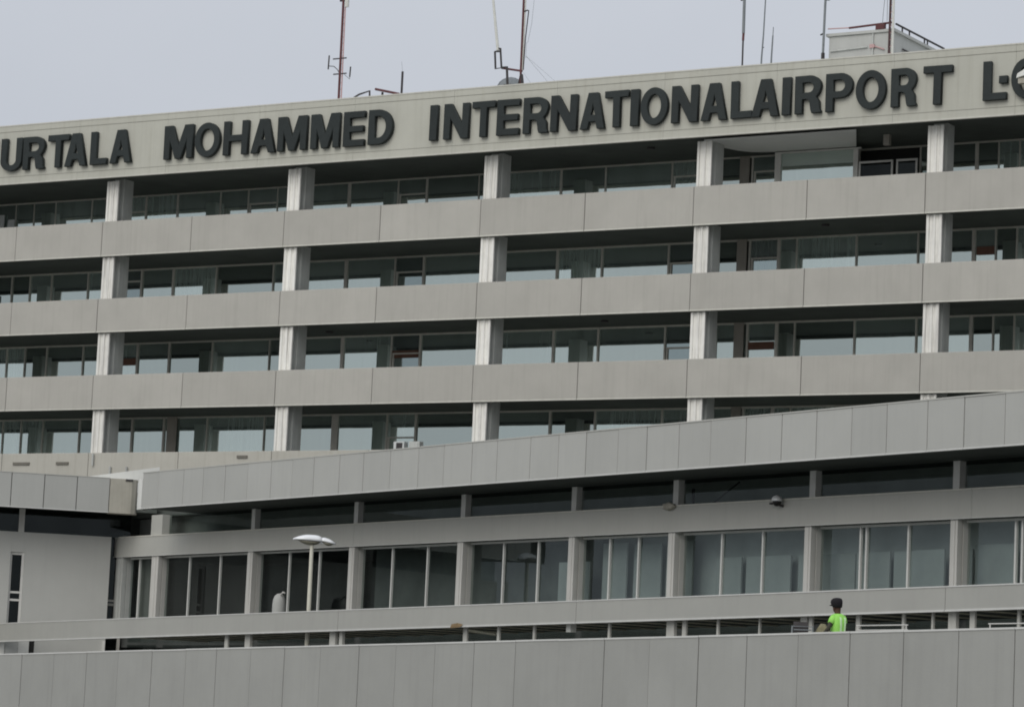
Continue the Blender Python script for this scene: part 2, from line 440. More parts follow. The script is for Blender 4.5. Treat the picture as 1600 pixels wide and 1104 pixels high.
for ri, (z0, z1) in enumerate(ROWS):
    for b in range(-1, 6):
        xa, xb = b*BAY-2.2, (b+1)*BAY-2.2
        zb_, zt_ = z0-0.84, z1-0.002
        mull = list(bay_pattern[b])
        if ri == 0 and b == 0: mull.append((4.76, .08))
        if ri == 0 and b == 1: mull.append((17.13, .06))
        if ri == 3 and b == 1: mull[0] = (10.2, .42)
        mull.sort()
        fr = MB()
        fr.box(xa+0.002, xb-0.002, GY-0.06, GY+0.04, zt_-0.07, zt_)
        fr.box(xa+0.002, xb-0.002, GY-0.06, GY+0.04, zb_, zb_+0.1)
        jit = random.uniform(-0.04, 0.04)
        for (mxx, w) in mull:
            fr.box(mxx+jit-w*.4, mxx+jit+w*.4, GY-0.06, GY+0.035, zb_+0.101, zt_-0.071)
        for (ra, rb, rh) in rails.get(ri, []):
            if xa <= ra < xb:
                fr.box(ra+0.07+jit, rb-0.08+jit, GY-0.05, GY+0.03, z0+rh-0.045, z0+rh+0.02)
                fr.box(ra+0.08+jit, ra+0.15+jit, GY-0.052, GY+0.03, zb_+0.11, z0+rh-0.046)
        win = fr.build('window', M['frame'], tower)
        edges = [xa]+[q[0] for q in mull]+[xb]
        for i in range(len(edges)-1):
            if ri == 0 and b == 3 and edges[i] > 31.5: continue
            a_, b_ = edges[i]+jit*0, edges[i+1]
            # panes sit a hair out of true; top row tilted to mirror more sky
            tilt = random.uniform(-0.004, 0.004)-(0.045 if ri == 0 else 0.0); ty = random.uniform(-0.003, 0.003)
            pm = MB().add([(a_, GY+0.01+ty, zb_+0.05), (b_, GY+0.01-ty, zb_+0.05), (b_, GY+0.01-ty+tilt, zt_-0.03), (a_, GY+0.01+ty+tilt, zt_-0.03)], [(0, 1, 2, 3)])
            is_dull = any(xa <= ra < xb and abs(ra-edges[i]) < 0.2 for ra, _, _ in rails.get(ri, [])) and ri in (1, 2)
            pm.build('pane', M['tower_glass_dull'] if is_dull else M['tower_glass'], win)
        for (ba, bb, bh) in blinds.get(ri, []):
            if xa <= ba < xb:
                MB().box(ba, bb, GY-0.03, GY-0.015, z0+bh, z0+bh+0.32).build('blind', M['blind'], win)
    # pale pilaster between the windows of the fourth bay
    MB().box(29.78, 30.22, GY-0.12, GY-0.08, z0-0.8, z1-0.003).build('pilaster', M['pilaster'], tower)
    if ri == 3:
        MB().box(0.95, 1.5, GY-0.12, GY-0.08, z0-0.8, z1-0.003).build('pilaster', M['pilaster'], tower)

# top floor, fourth bay: window brought forward under a pale curved ceiling panel
zt0 = ROWS[0][1]
fw_ = MB()
FY = 3.2
fw_.box(31.95, 35.75, FY-0.06, FY+0.05, 25.40, 25.46)
for xx, w in ((32.1, .26), (35.55, .2)):
    fw_.box(xx-w/2, xx+w/2, FY-0.08, FY+0.04, 22.9, 25.395)
fw_.box(32.24, 35.44, FY-0.07, FY+0.04, 23.62, 23.72)
bay_win = fw_.build('window', M['frame_pale'], tower)
MB().add([(32.1, FY, 23.0), (35.5, FY, 23.0), (35.5, FY, 25.41), (32.1, FY, 25.41)], [(0, 1, 2, 3)]).build('pane', M['tower_glass'], bay_win)
MB().box(32.24, 35.45, FY+0.06, FY+0.1, 25.47, zt0-0.01).build('window_head_wall', M['soffit'], tower)
lowf = MB()
for xa_, xb_ in ((35.68, 37.15), (37.3, 38.2)):
    lowf.box(xa_, xb_, FY-0.03, FY+0.03, 24.8, 24.88)
    lowf.box(xa_, xa_+0.07, FY-0.03, FY+0.03, 23.0, 24.79)
    lowf.box(xb_-0.07, xb_, FY-0.03, FY+0.03, 23.0, 24.79)
    lowf.box(xa_+0.071, xb_-0.071, FY-0.03, FY+0.03, 24.0, 24.1)
low_win = lowf.build('window', M['frame_pale'], tower)
for xa_, xb_ in ((35.75, 37.08), (37.37, 38.13)):
    MB().add([(xa_, FY, 23.0), (xb_, FY, 23.0), (xb_, FY, 24.81), (xa_, FY, 24.81)], [(0, 1, 2, 3)]).build('pane', M['glass_dark'], low_win)
pal = [(36.93, 0.2), (35.5, FY+0.05), (32.0, FY+0.02), (31.5, FY-0.08), (31.0, 2.95), (30.62, 2.5), (30.35, 1.8), (30.25, 1.0), (30.3, 0.2)]
MB().prism(pal, 25.50, 25.55).build('ceiling_panel', M['pale_soffit'], tower)

# left corner: white boards stand in for sky seen through the end glazing
lb = MB()
lb.box(-9.9, -9.5, GY-0.16, GY-0.1, 23.9, 25.1)
lb.box(-9.25, -8.85, GY-0.16, GY-0.1, 23.9, 24.85)
lb.build('sky_glimpse_board', M['ac_white'], tower)
MB().box(-9.9, -9.65, GY-0.16, GY-0.1, 19.5, 21.25).build('sky_glimpse_board', M['ac_white'], tower)

# small dark ceiling fittings on the soffits
for (x, y, z) in ((27.17, 1.41, zt0), (24.71, 2.51, BANDS[1][0]+0.14), (34.91, 1.92, BANDS[0][0]+0.14), (10.68, 2.87, BANDS[1][0]+0.14)):
    MB().prism([(x+0.16*math.cos(a*math.pi/4), y+0.16*math.sin(a*math.pi/4)) for a in range(8)], z-0.08, z-0.002).build('ceiling_lamp', M['dark_steel'], tower)
MB().box(37.3, 37.55, 1.9, 2.1, zt0-0.42, zt0-0.003).build('ceiling_lamp', M['pilaster'], tower)

# parapet fascia under the lettering: top course, main course, bottom course with a pale lip
MB().box(X0, X1, SIGN_Y+0.12, SIGN_Y+0.4, SIGN_B+0.12, SIGN_T-0.02).build('joint_backing', M['dark_void'], tower)
fme = {}
for nm, za, zb2, mt, yy in (('fascia_course', SIGN_B+0.06, 25.835, 'sign_band', 0.0), ('fascia_course', 25.85, 27.925, 'sign_band', 0.0),
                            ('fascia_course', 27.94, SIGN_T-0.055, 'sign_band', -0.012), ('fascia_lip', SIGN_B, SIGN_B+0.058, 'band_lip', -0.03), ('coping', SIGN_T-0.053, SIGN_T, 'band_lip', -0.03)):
    me = MB().box(0.004, 4.996, SIGN_Y+yy, SIGN_Y+0.115, za, zb2).mesh(nm, M[mt])
    x = X0-0.2-1.0
    while x < X1-0.1:
        link(nm, me, tower, (x, 0, 0)); x += 5.0
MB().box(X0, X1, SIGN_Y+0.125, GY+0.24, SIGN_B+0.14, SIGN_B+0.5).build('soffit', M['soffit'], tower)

# wall vents and pipes on the lowest band
for xa, xb, za in ((-4.3, -3.35, 12.72), (-1.8, -1.1, 12.72), (8.2, 8.75, 12.94)):
    v = MB().box(xa, xb, -0.05, 0.01, za, za+0.12)
    v.build('wall_vent', M['soffit_grey'], tower)
for x, za, zb2 in ((0.32, 12.66, 13.2), (1.32, 12.2, 12.62), (2.25, 12.25, 12.6)):
    MB().tube([(x, -0.08, za), (x, -0.08, zb2)], 0.045, 6).build('drain_pipe', M['core'], tower)

# ------------------------------------------------------------------ lettering on the parapet
sign = thing('rooftop_sign', 'row of big dark raised capital letters spelling the airport name along the roof fascia', 'sign', (0, SIGN_Y-0.001, 0))
H_ = 1.47
def arc(cx, cy, rx, ry, a0, a1, n=12):
    return [(cx+rx*math.cos(R(a0+(a1-a0)*i/n)), cy+ry*math.sin(R(a0+(a1-a0)*i/n))) for i in range(n+1)]
def glyph(ch, w):
    h = H_; s = 0.30; t = 0.25
    if ch == 'I': return [[(0, 0), (w, 0), (w, h), (0, h)]]
    if ch == '-': return [[(0, 0.62), (w, 0.62), (w, 0.88), (0, 0.88)]]
    if ch == 'L': return [[(0, 0), (w, 0), (w, t), (s, t), (s, h), (0, h)]]
    if ch == 'T': return [[(w/2-s/2, 0), (w/2+s/2, 0), (w/2+s/2, h-t), (w, h-t), (w, h), (0, h), (0, h-t), (w/2-s/2, h-t)]]
    if ch == 'H': return [[(0, 0), (s, 0), (s, .6), (w-s, .6), (w-s, 0), (w, 0), (w, h), (w-s, h), (w-s, .6+t), (s, .6+t), (s, h), (0, h)]]
    if ch == 'E': return [[(0, 0), (w, 0), (w, t), (s, t), (s, .61), (w*.94, .61), (w*.94, .61+t*.95), (s, .61+t*.95), (s, h-t), (w, h-t), (w, h), (0, h)]]
    if ch == 'M': return [[(0, 0), (.3, 0), (.3, .9), (w/2-.15, 0), (w/2+.15, 0), (w-.3, .9), (w-.3, 0), (w, 0), (w, h), (w-.43, h), (w/2, .52), (.43, h), (0, h)]]
    if ch == 'N': return [[(0, 0), (.3, 0), (.3, .92), (w-.34, 0), (w, 0), (w, h), (w-.3, h), (w-.3, .56), (.34, h), (0, h)]]
    if ch == 'A': return [[(0, 0), (.33, 0), (.29*w+.07, .30), (w-.29*w-.07, .30), (w-.33, 0), (w, 0), (w/2+.21, h), (w/2-.21, h)],
                          [(w/2-.135, .55), (w/2+.135, .55), (w/2, 1.08)]]
    if ch == 'O': return [arc(w/2, h/2, w/2, h/2+.02, 0, 350, 35), arc(w/2, h/2, w/2-.28, h/2-.24, 0, 350, 35)]
    if ch == 'D': return [[(0, 0)]+arc(w*.42, h/2, w*.58, h/2, -90, 90, 14)+[(0, h)], [(s, .26)]+arc(w*.42, h/2, w*.58-.31, h/2-.26, -90, 90, 14)+[(s, h-.26)]]
    if ch == 'U': return [[(0, h)]+arc(w/2, .46, w/2, .48, 180, 360, 14)+[(w, h), (w-.31, h)]+arc(w/2, .46, w/2-.31, .24, 360, 180, 12)+[(.31, h)]]
    if ch == 'P': return [[(0, 0), (s, 0), (s, .52)]+arc(w*.56, .52+.475, w*.44, .475, -90, 90, 12)+[(0, h)], [(s, .76)]+arc(w*.54, .997, w*.46-.3, .237, -90, 90, 10)+[(s, 1.234)]]
    if ch == 'R': return [[(0, 0), (s, 0), (s, .56), (w*.44, .56), (w*.57, .49), (w*.62, .12), (w*.66, 0), (w, 0), (w, .05), (w*.95, .14), (w*.93, .44), (w*.80, .63), (w*.93, .78)]
                          + arc(w*.56, 1.055, w*.44, .415, -20, 90, 9)+[(0, h)], [(s, .80)]+arc(w*.54, 1.01, w*.46-.3, .21, -90, 90, 10)+[(s, 1.22)]]
    if ch == 'G': return [arc(w/2, h/2, w/2, h/2+.02, 40, 330, 20)+[(w*.95, .75), (w*.55, .75), (w*.55, .52), (w*.68, .5)]+arc(w/2, h/2, w/2-.3, h/2-.25, 320, 45, 16)]
    if ch == 'S': return [[(0, 0), (w, 0), (w, .85), (.3, .85), (.3, h-t), (w, h-t), (w, h), (0, h), (0, .6), (w-.3, .6), (w-.3, t), (0, t)]]
LET = [('M', -7.5, -5.89), ('U', -5.57, -4.36), ('R', -4.25, -3.04), ('T', -2.82, -1.63), ('A', -1.8, -0.6), ('L', -0.34, 0.57), ('A', 0.79, 1.95), ('M', 3.81, 5.36), ('O', 5.5, 6.83), ('H', 7.05, 8.34), ('A', 8.55, 9.81), ('M', 9.96, 11.46), ('M', 11.7, 13.16), ('E', 13.39, 14.44), ('D', 14.67, 15.87), ('I', 17.76, 18.11), ('N', 18.46, 19.66), ('T', 19.85, 20.94), ('E', 21.06, 22.11), ('R', 22.33, 23.49), ('N', 23.64, 24.85), ('A', 25.05, 26.17), ('T', 26.11, 27.26), ('I', 27.38, 27.73), ('O', 27.84, 29.05), ('N', 29.25, 30.41), ('A', 30.59, 31.72), ('L', 31.92, 32.82), ('A', 32.83, 34.0), ('I', 34.16, 34.5), ('R', 34.72, 35.82), ('P', 36.04, 37.16), ('O', 37.32, 38.56), ('R', 38.8, 39.83), ('T', 40.12, 41.28), ('L', 42.58, 43.5), ('-', 43.22, 43.53), ('G', 43.71, 44.86)]
DEP = 0.19
dg = bpy.context.evaluated_depsgraph_get()
for ch, xa, xb in LET:
    if ch == 'T' and xa == 26.11: xa = 26.19
    cu = bpy.data.curves.new('letter', 'CURVE')
    cu.dimensions = '2D'; cu.fill_mode = 'BOTH'
    cu.extrude = DEP/2-0.012; cu.bevel_depth = 0.012; cu.bevel_resolution = 0
    for loop in glyph(ch, xb-xa):
        sp = cu.splines.new('POLY')
        sp.points.add(len(loop)-1)
        for p_, (px, py) in zip(sp.points, loop): p_.co = (px, py, 0, 1)
        sp.use_cyclic_u = True
    tmp = bpy.data.objects.new('letter_outline', cu)
    scene.collection.objects.link(tmp)
    dg.update()
    me = bpy.data.meshes.new_from_object(tmp.evaluated_get(dg))
    bpy.data.objects.remove(tmp)
    me.transform(Matrix.Rotation(R(90), 4, 'X'))
    me.name = 'letter'
    me.materials.clear(); me.materials.append(M['letter'])
    o = link('letter', me, sign, (xa, -DEP/2-0.02+random.uniform(-0.01, 0.0), 26.11))
    o.rotation_euler = (0, R(random.uniform(-0.5, 0.5)), 0)
fl = thing('floodlight', 'small pale floodlight inside the cropped round letter at the end of the sign', 'light', (44.33, SIGN_Y-0.55, 26.75))
MB().add([(-.2, -.2, 0), (.2, -.2, .1), (.2, .15, .1), (-.2, .15, 0), (-.16, -.2, .16), (.2, -.2, .36), (.2, .15, .36), (-.16, .15, .16)],
         [(0, 3, 2, 1), (4, 5, 6, 7), (0, 1, 5, 4), (1, 2, 6, 5), (2, 3, 7, 6), (3, 0, 4, 7)]).build('housing', M['white_metal'], fl)
MB().box(-0.15, 0.18, -0.14, 0.1, -0.2, -0.005).build('lamp_glass', M['beige'], fl)
MB().tube([(0, 0.1, 0), (0, 0.54, -0.1)], 0.03).build('bracket', M['dark_steel'], fl)

# ================================================================== ROOFTOP EQUIPMENT (roof at z = 27.9)
RZ = 27.9
m1 = thing('antenna_mast', 'tall red and white mast with two side dipoles and a panel antenna at its head', 'antenna', (9.72, 4, RZ))
MB().tube([(0, 0, 0), (-0.03, 0, 7.0)], 0.055, 8).build('pole', M['red_steel'], m1)
MB().tube([(0.13, 0.02, 0), (0.07, 0.02, 7.0)], 0.03, 6).build('stay_tube', M['pink_steel'], m1)
b_ = MB()
for k in range(22): b_.tube([(-0.02, 0.0, 0.3+k*0.3), (0.11, 0.02, 0.42+k*0.3)], 0.012, 4)
b_.build('lattice', M['pink_steel'], m1)
for z, xa, xb in ((3.3, -0.42, 0.30), (2.6, -0.36, 0.34)):
    MB().tube([(xa, 0, z), (xb, 0, z)], 0.03, 6).build('crossarm', M['dark_steel'], m1)
d1 = MB().tube([(-0.66, 0, 2.85), (-0.64, 0, 3.48)], 0.032, 6); d1.build('dipole', M['dark_steel'], m1)
MB().tube([(-0.65, 0, 3.0), (-0.35, 0, 2.96), (-0.15, 0, 2.8), (-0.02, 0, 2.6)], 0.02, 5).build('dipole_arm', M['dark_steel'], m1)
d2 = MB().tube([(0.53, 0, 2.42), (0.55, 0, 2.88)], 0.032, 6); d2.build('dipole', M['dark_steel'], m1)
MB().tube([(0.24, 0, 2.55), (0.53, 0, 2.32), (0.53, 0, 2.45)], 0.014, 5).build('dipole_arm', M['grey_steel'], m1)
pa = MB(); pa.box(0.10, 0.26, -0.06, 0.05, 5.62, 6.6); pa.build('panel_antenna', M['pale_steel'], m1)
MB().box(-0.2, 0.1, -0.04, 0.04, 5.9, 6.0).build('bracket', M['dark_steel'], m1)
# pipes lying over the parapet
t_ = MB().tube([(11.2, 3, 29.1), (11.5, 3, 29.24), (12.05, 3, 29.36), (12.1, 3, 28.6)], 0.045, 6)
tag(t_.build('bent_pipe', M['dark_steel']), 'short bent dark pipe just over the parapet right of the dipole mast', 'pipe')
for s_, mat_, (a, b, c) in (('leaning_pole', 'red_steel', ((12.35, 3, 29.42), (13.6, 3, 29.12), (15.2, 3, 27.95))),):
    tag(MB().tube([a, b, c], 0.055, 6).build(s_, M[mat_]), 'dull red pole lying aslant beside the short black rod on the roof', 'pole')
tag(MB().tube([(12.6, 3.2, 29.3), (12.6, 3.2, 27.9)], 0.05, 6).build('roof_stub', M['dark_steel']), 'tiny dark stub post under the slanting red pole', 'post')
rod = thing('rod_antenna', 'short black rod with a hair-thin whip standing alone on the roof', 'antenna', (13.74, 3, RZ))
MB().tube([(0, 0, 0), (0, 0, 2.2)], 0.05, 8).build('rod', M['dark_steel'], rod)
MB().tube([(0, 0, 2.2), (-0.08, 0, 2.65)], 0.008, 4).build('whip', M['grey_steel'], rod)

w2 = thing('whip_antenna', 'pale leaning whip antenna on a black square bracket above the dish', 'antenna', (18.3, 3.5, RZ))
MB().tube([(-0.02, 0, 2.9), (-0.42, 0, 5.4), (-0.55, 0, 6.6)], 0.065, 8, 0.04).build('whip', M['pale_steel'], w2)
MB().tube([(-0.17, 0, 2.86), (-0.10, 0, 2.1), (0.2, 0, 2.12), (0.1, 0, 2.98), (0.0, 0, 2.98)], 0.045, 6).build('bracket', M['dark_steel'], w2)
MB().tube([(-0.17, 0, 2.86), (0.1, 0, 2.84)], 0.035, 6).build('bracket', M['dark_steel'], w2)
MB().tube([(0.2, 0, 2.12), (0.47, 0, 2.14), (0.54, 0, 1.4), (0.6, 0, 0)], 0.055, 6).build('post', M['dark_steel'], w2)
dish = thing('satellite_dish', 'grey satellite dish peeping over the parapet below the black bracket', 'satellite dish', (18.3, 4.6, RZ+0.38))
ds = MB()
rings = []
for j in range(7):
    q = j/6*0.62
    rings.append([(q*math.cos(a*math.pi/10), -0.25+q*q*0.55, 1.05+q*math.sin(a*math.pi/10)) for a in range(20)])
rings = [[(0.001*math.cos(a*math.pi/10), -0.25, 1.05+0.001*math.sin(a*math.pi/10)) for a in range(20)]]+rings[1:]
ds.loft(rings)
dro = ds.build('reflector', M['grey_steel'], dish, True)
dro.rotation_euler = (R(-12), 0, R(28))
MB().tube([(0, 0.05, -0.38), (0, 0.0, 1.0)], 0.05, 6).build('post', M['dark_steel'], dish)
MB().tube([(0.1, -0.15, 1.05), (0.25, -0.75, 1.25)], 0.02, 5).build('feed_arm', M['dark_steel'], dish)

m2 = thing('antenna_mast', 'red lattice mast with guy wires and thin side wires, next to the leaning whip', 'antenna', (19.38, 3.7, RZ))
MB().tube([(0.1, 0, 0), (-0.02, 0, 1.9), (-0.04, 0, 6.6)], 0.05, 8).build('pole', M['red_steel'], m2)
MB().tube([(0.08, 0.03, 2.0), (0.12, 0.03, 3.4), (0.22, 0.03, 4.6)], 0.025, 5).build('stay_tube', M['dark_steel'], m2)
MB().tube([(0.04, 0.03, 2.0), (0.05, 0.03, 6.6)], 0.03, 5).build('stay_tube', M['pale_steel'], m2)
l_ = MB()
for k in range(15): l_.tube([(-0.02, 0, 2.0+k*0.3), (0.05, 0.03, 2.15+k*0.3)], 0.012, 4)
l_.build('lattice', M['pink_steel'], m2)
MB().tube([(-0.04, 0, 4.55), (0.2, 0, 4.6)], 0.03, 5).build('bracket', M['dark_steel'], m2)
MB().tube([(-1.0, 0, 2.16), (0.05, 0, 1.95)], 0.045, 6).build('side_arm', M['red_steel'], m2)
MB().tube([(-0.85, 0, 1.4), (-0.35, 0, 1.38), (-0.12, 0, 1.3), (-0.02, 0, 1.8)], 0.04, 6).build('knee_brace', M['dark_steel'], m2)
MB().tube([(0.02, 0, 1.8), (0.12, 0, 1.2), (0.16, 0, 0.5)], 0.07, 6).build('foot', M['dark_steel'], m2)
wr = MB()
wr.tube([(0.15, 0, 5.2), (0.5, 0, 5.22), (0.42, 0, 4.0), (0.27, 0, 3.2), (0.2, 0, 3.18), (0.2, 0, 2.5)], 0.009, 4)
wr.tube([(0.2, 0, 2.6), (0.75, 0.3, 1.9), (1.6, 0.6, 0.9)], 0.007, 4)
wr.tube([(0.2, 0, 2.6), (0.95, 0.0, 2.0), (2.2, 0.0, 1.0)], 0.006, 4)
wr.tube([(0.1, 0, 1.9), (0.45, 0.0, 1.45), (1.0, 0.0, 0.9)], 0.007, 4)
wr.build('guy_wire', M['grey_steel'], m2)

m3 = thing('antenna_mast', 'slim pole with a thicker grey upper tube, alone above the middle of the airport lettering', 'antenna', (30.13, 3.5, RZ))
MB().tube([(0, 0, 0), (-0.01, 0, 2.6)], 0.036, 8).build('pole', M['dark_steel'], m3)
MB().tube([(-0.01, 0, 2.4), (0.0, 0, 2.75)], 0.05, 8).build('clamp', M['red_steel'], m3)
MB().tube([(-0.005, 0, 2.7), (-0.02, 0, 4.6)], 0.062, 8).build('sleeve', M['grey_steel'], m3)
MB().tube([(-0.18, 0, 4.1), (0.0, 0, 4.13)], 0.035, 5).build('bracket', M['dark_steel'], m3)
MB().tube([(0.0, 0, 4.32), (0.22, 0, 4.33)], 0.04, 5).build('bracket', M['dark_steel'], m3)
m4 = thing('whip_antenna', 'thin grey whip leaning slightly right of the slim sleeved pole', 'antenna', (31.0, 3.5, RZ))
MB().tube([(-0.03, 0, 0), (0.0, 0, 1.6), (0.05, 0, 2.6), (0.1, 0, 4.6)], 0.04, 6, 0.026).build('whip', M['grey_steel'], m4)
MB().tube([(0.02, 0, 2.05), (0.09, 0, 2.03)], 0.02, 5).build('clamp', M['dark_steel'], m4)
m5 = thing('rod_antenna', 'short tapered grey rod between the thin whip and the rooftop hut', 'antenna', (31.43, 3.5, RZ))
MB().tube([(0, 0, 0), (0.02, 0, 1.6), (0.05, 0, 2.5)], 0.042, 6, 0.03).build('rod', M['grey_steel'], m5)
MB().tube([(0.05, 0, 2.5), (0.06, 0, 2.85)], 0.018, 5).build('tip', M['grey_steel'], m5)

hut = thing('rooftop_hut', 'pale grey flat roofed plant hut with pipes on the tower roof', 'hut', (33.3, 5.0, RZ))
MB().box(0, 2.85, 0, 4.0, 0, 2.62).build('wall', M['hut'], hut)
MB().box(-0.12, 2.95, -0.08, 4.1, 2.625, 2.74).build('roof', M['hut'], hut)
MB().box(0.0, 0.9, -0.05, -0.002, 0.0, 0.6).build('plinth', M['hut'], hut)
MB().tube([(0.08, -0.06, 2.0), (1.75, -0.06, 2.06)], 0.03, 6).build('pipe', M['core'], hut)
MB().tube([(1.98, -0.06, 1.5), (1.98, -0.06, 2.6)], 0.03, 6).build('pipe', M['core'], hut)
MB().tube([(1.98, -0.06, 2.1), (2.5, -0.06, 1.9)], 0.03, 6).build('pipe', M['pink_steel'], hut)
MB().box(1.86, 2.06, -0.1, -0.03, 2.0, 2.15).build('junction_box', M['pink_steel'], hut)
MB().tube([(-0.05, -0.05, 2.95), (0.9, -0.05, 2.92)], 0.025, 6).build('roof_rail', M['pink_steel'], hut)
MB().tube([(0.9, -0.05, 2.91), (2.85, -0.05, 2.99)], 0.045, 6).build('roof_rail', M['red_steel'], hut)
MB().box(2.1, 2.5, -0.1, 0.05, 2.74, 2.95).build('rail_clamp', M['red_steel'], hut)
rl = MB().tube([(2.92, 0.1, 2.95), (2.92, 4.9, 2.95)], 0.045, 6)
rl.build('roof_rail', M['dark_steel'], hut)
for yy in (0.7, 1.4, 2.9, 3.2, 4.8):
    MB().tube([(2.92, yy, 2.70), (2.92, yy, 2.95)], 0.035, 5).build('rail_post', M['dark_steel'], hut)
MB().box(2.86, 2.98, 2.0, 2.02, 0.9, 1.0).build('side_pipe', M['core'], hut)
tag_pipe = MB().tube([(2.93, 0.8, 2.05), (2.93, 3.9, 2.05)], 0.04, 6)
tag_pipe.build('pipe', M['dark_steel'], hut)

lp = thing('roof_lamp_post', 'dark pole with a small black lamp head at the left corner of the rooftop hut', 'lamp', (33.2, 4.7, RZ))
MB().tube([(0, 0, 0), (-0.02, 0, 1.9)], 0.075, 8).build('pole_base', M['dark_steel'], lp)
MB().tube([(-0.02, 0, 1.9), (0.02, 0, 4.7)], 0.05, 8).build('pole', M['grey_steel'], lp)
MB().tube([(-0.16, 0, 2.66), (0.0, 0, 2.72)], 0.035, 5).build('bracket', M['dark_steel'], lp)
MB().ellipsoid((0.14, 0, 4.16), 0.12, 0.1, 0.09, 10, 6).build('lamp_head', M['dark_steel'], lp, True)
m6 = thing('antenna_mast', 'red and white double lattice mast rising in front of the rooftop hut corner', 'antenna', (36.12, 4.7, RZ))
MB().tube([(0.0, 0, 0), (0.02, 0, 6)], 0.05, 8).build('pole', M['dark_red'], m6)
MB().tube([(0.16, 0, 0), (0.14, 0, 6)], 0.05, 8).build('stay_tube', M['pale_steel'], m6)
l_ = MB()
for k in range(20): l_.tube([(0.01, -0.02, 0.2+k*0.28), (0.15, -0.02, 0.34+k*0.28)], 0.014, 4)
l_.build('lattice', M['pink_steel'], m6)
MB().tube([(-0.05, 0, 3.95), (0.24, 0, 3.95)], 0.05, 6).build('clamp', M['dark_steel'], m6)
ww = MB()
ww.tube([(-0.32, 0, 2.9), (-0.3, 0, 3.3), (-0.2, 0, 4.6)], 0.016, 4)
ww.tube([(-0.12, 0, 3.0), (-0.14, 0, 4.6)], 0.016, 4)
ww.build('cable', M['grey_steel'], m6)

# air conditioners on the ledge above the lowest band
for x, col, lab in ((15.95, 'dark_steel', 'small air conditioner with a dark grille on the ledge, left of the grey one'), (16.72, 'core', 'plain grey air conditioner on the ledge against the window frame')):
    ac = thing('air_conditioner', lab, 'air conditioner', (x, 0.45, 13.245), 0, 'air conditioners on the lowest office ledge')
    MB().box(0, 0.52, 0, 0.3, 0, 0.38).build('casing', M['ac_white'] if col == 'dark_steel' else M['core'], ac)
    MB().box(0.14, 0.44, -0.02, -0.003, 0.04, 0.33).build('grille', M[col], ac)

# ================================================================== LOW TERMINAL BUILDING (local x along its front, local -y outwards)
PO = (47.68, -27.339, 0.0)
PA = math.atan2(-0.411708, 0.911316)
hall = thing('terminal_hall', 'low terminal wing with deep panelled fascia over tall dark windows', 'building', PO, PA)
UL, UR = -34.95, 34.0
FJ = [-34.11, -32.84, -30.89, -29.39, -27.77, -26.14, -24.47, -23.01, -21.54, -19.85, -18.32, -16.64, -14.92, -13.4, -11.77, -10.36, -8.53, -7.02, -5.59, -3.97, -2.55, -1.01, 0.48, 2.08, 3.65, 5.13, 6.6, 8.02, 9.62, 11.01, 12.52, 14.05, 15.6, 17.2, 18.8, 20.4, 22.0, 23.6, 25.2, 26.8, 28.4, 30.0]
FB, FT, FN = 9.43, 10.81, -2.6
MB().box(FJ[0]+0.05, FJ[-1], FN+0.10, FN+0.3, FB+0.03, FT-0.03).build('joint_backing', M['dark_void'], hall)
for a, b in zip(FJ[:-1], FJ[1:]):
    off = random.uniform(-0.006, 0.006)
    f = MB().cbox(a+0.012, b-0.012, FN+off, FN+0.095, FB+0.05, FT-0.04, 0.008).build('fascia_panel', M['panel'], hall)
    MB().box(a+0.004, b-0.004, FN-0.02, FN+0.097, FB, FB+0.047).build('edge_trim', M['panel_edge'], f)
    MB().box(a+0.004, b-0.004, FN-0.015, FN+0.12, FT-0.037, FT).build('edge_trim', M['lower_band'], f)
# rounded end of the fascia at the inner corner
ends = MB()
prof = [(-34.125, FN+0.1), (-34.125, FN+0.001), (-34.4, FN+0.02), (-34.7, FN+0.12), (-34.9, FN+0.3), (-34.95, FN+0.6), (-34.8, FN+0.6), (-34.6, FN+0.3)]
ends.prism(prof[::-1], FB, FT-0.25)
ends.build('fascia_end', M['white_kerb'], hall)
MB().box(UL+0.3, UR, FN+0.305, 6, FT-0.5, FT-0.1).build('roof', M['white_kerb'], hall)
MB().box(-42, UL+0.29, 0.3, 6, FB+0.06, FT-0.15).build('end_filler', M['soffit'], hall)  # added filler, closes the gap and keeps sun off the band end
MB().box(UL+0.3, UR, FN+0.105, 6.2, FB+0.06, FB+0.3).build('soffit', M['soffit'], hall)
# band between clerestory and windows
AB, AT = 7.925, 8.70
for a, b in ((-40.4, -22.305), (-22.295, 9.0), (9.01, UR)):
    MB().box(a, b, -0.42, 0.12, AB, AT-0.05).build('wall_band', M['lower_band'], hall)
    MB().box(a, b, -0.44, 0.12, AT-0.048, AT).build('wall_band_edge', M['band_lip'], hall)
    MB().box(a, b, -0.43, -0.3, AB-0.03, AB-0.002).build('wall_band_edge', M['panel_edge'], hall)
# piers and mullions
PIERS = [(-40.3, -39.7), (-37.3, -36.75), (-29.8, -29.42), (-22.66, -22.3), (-15.8, -15.46), (-9.46, -9.14), (-4.3, -3.98), (2.07, 2.36), (8.14, 8.42), (14.4, 14.7), (21.0, 21.3), (28, 28.3)]
for a, b in PIERS:
    pr = MB()
    w = b-a
    pr.prism([(a, 0.1), (a, -0.36), (a+w*.62, -0.36), (a+w*.62, -0.34), (a+w*.7, -0.34), (a+w*.7, -0.36), (b, -0.36), (b, -0.2), (b-0.02, -0.2), (b-0.02, -0.15), (b, -0.15), (b, 0.1)], 5.35, AB-0.004)
    pr.build('pier', M['pier'] if a > -40 else M['core'], hall)
CPI = [(-37.62, -36.72), (-29.88, -29.6), (-22.64, -22.3), (-15.85, -15.56), (-9.53, -9.22), (-4.26, -3.98), (2.13, 2.38), (8.12, 8.37), (14.4, 14.7), (21.0, 21.3), (28, 28.3)]
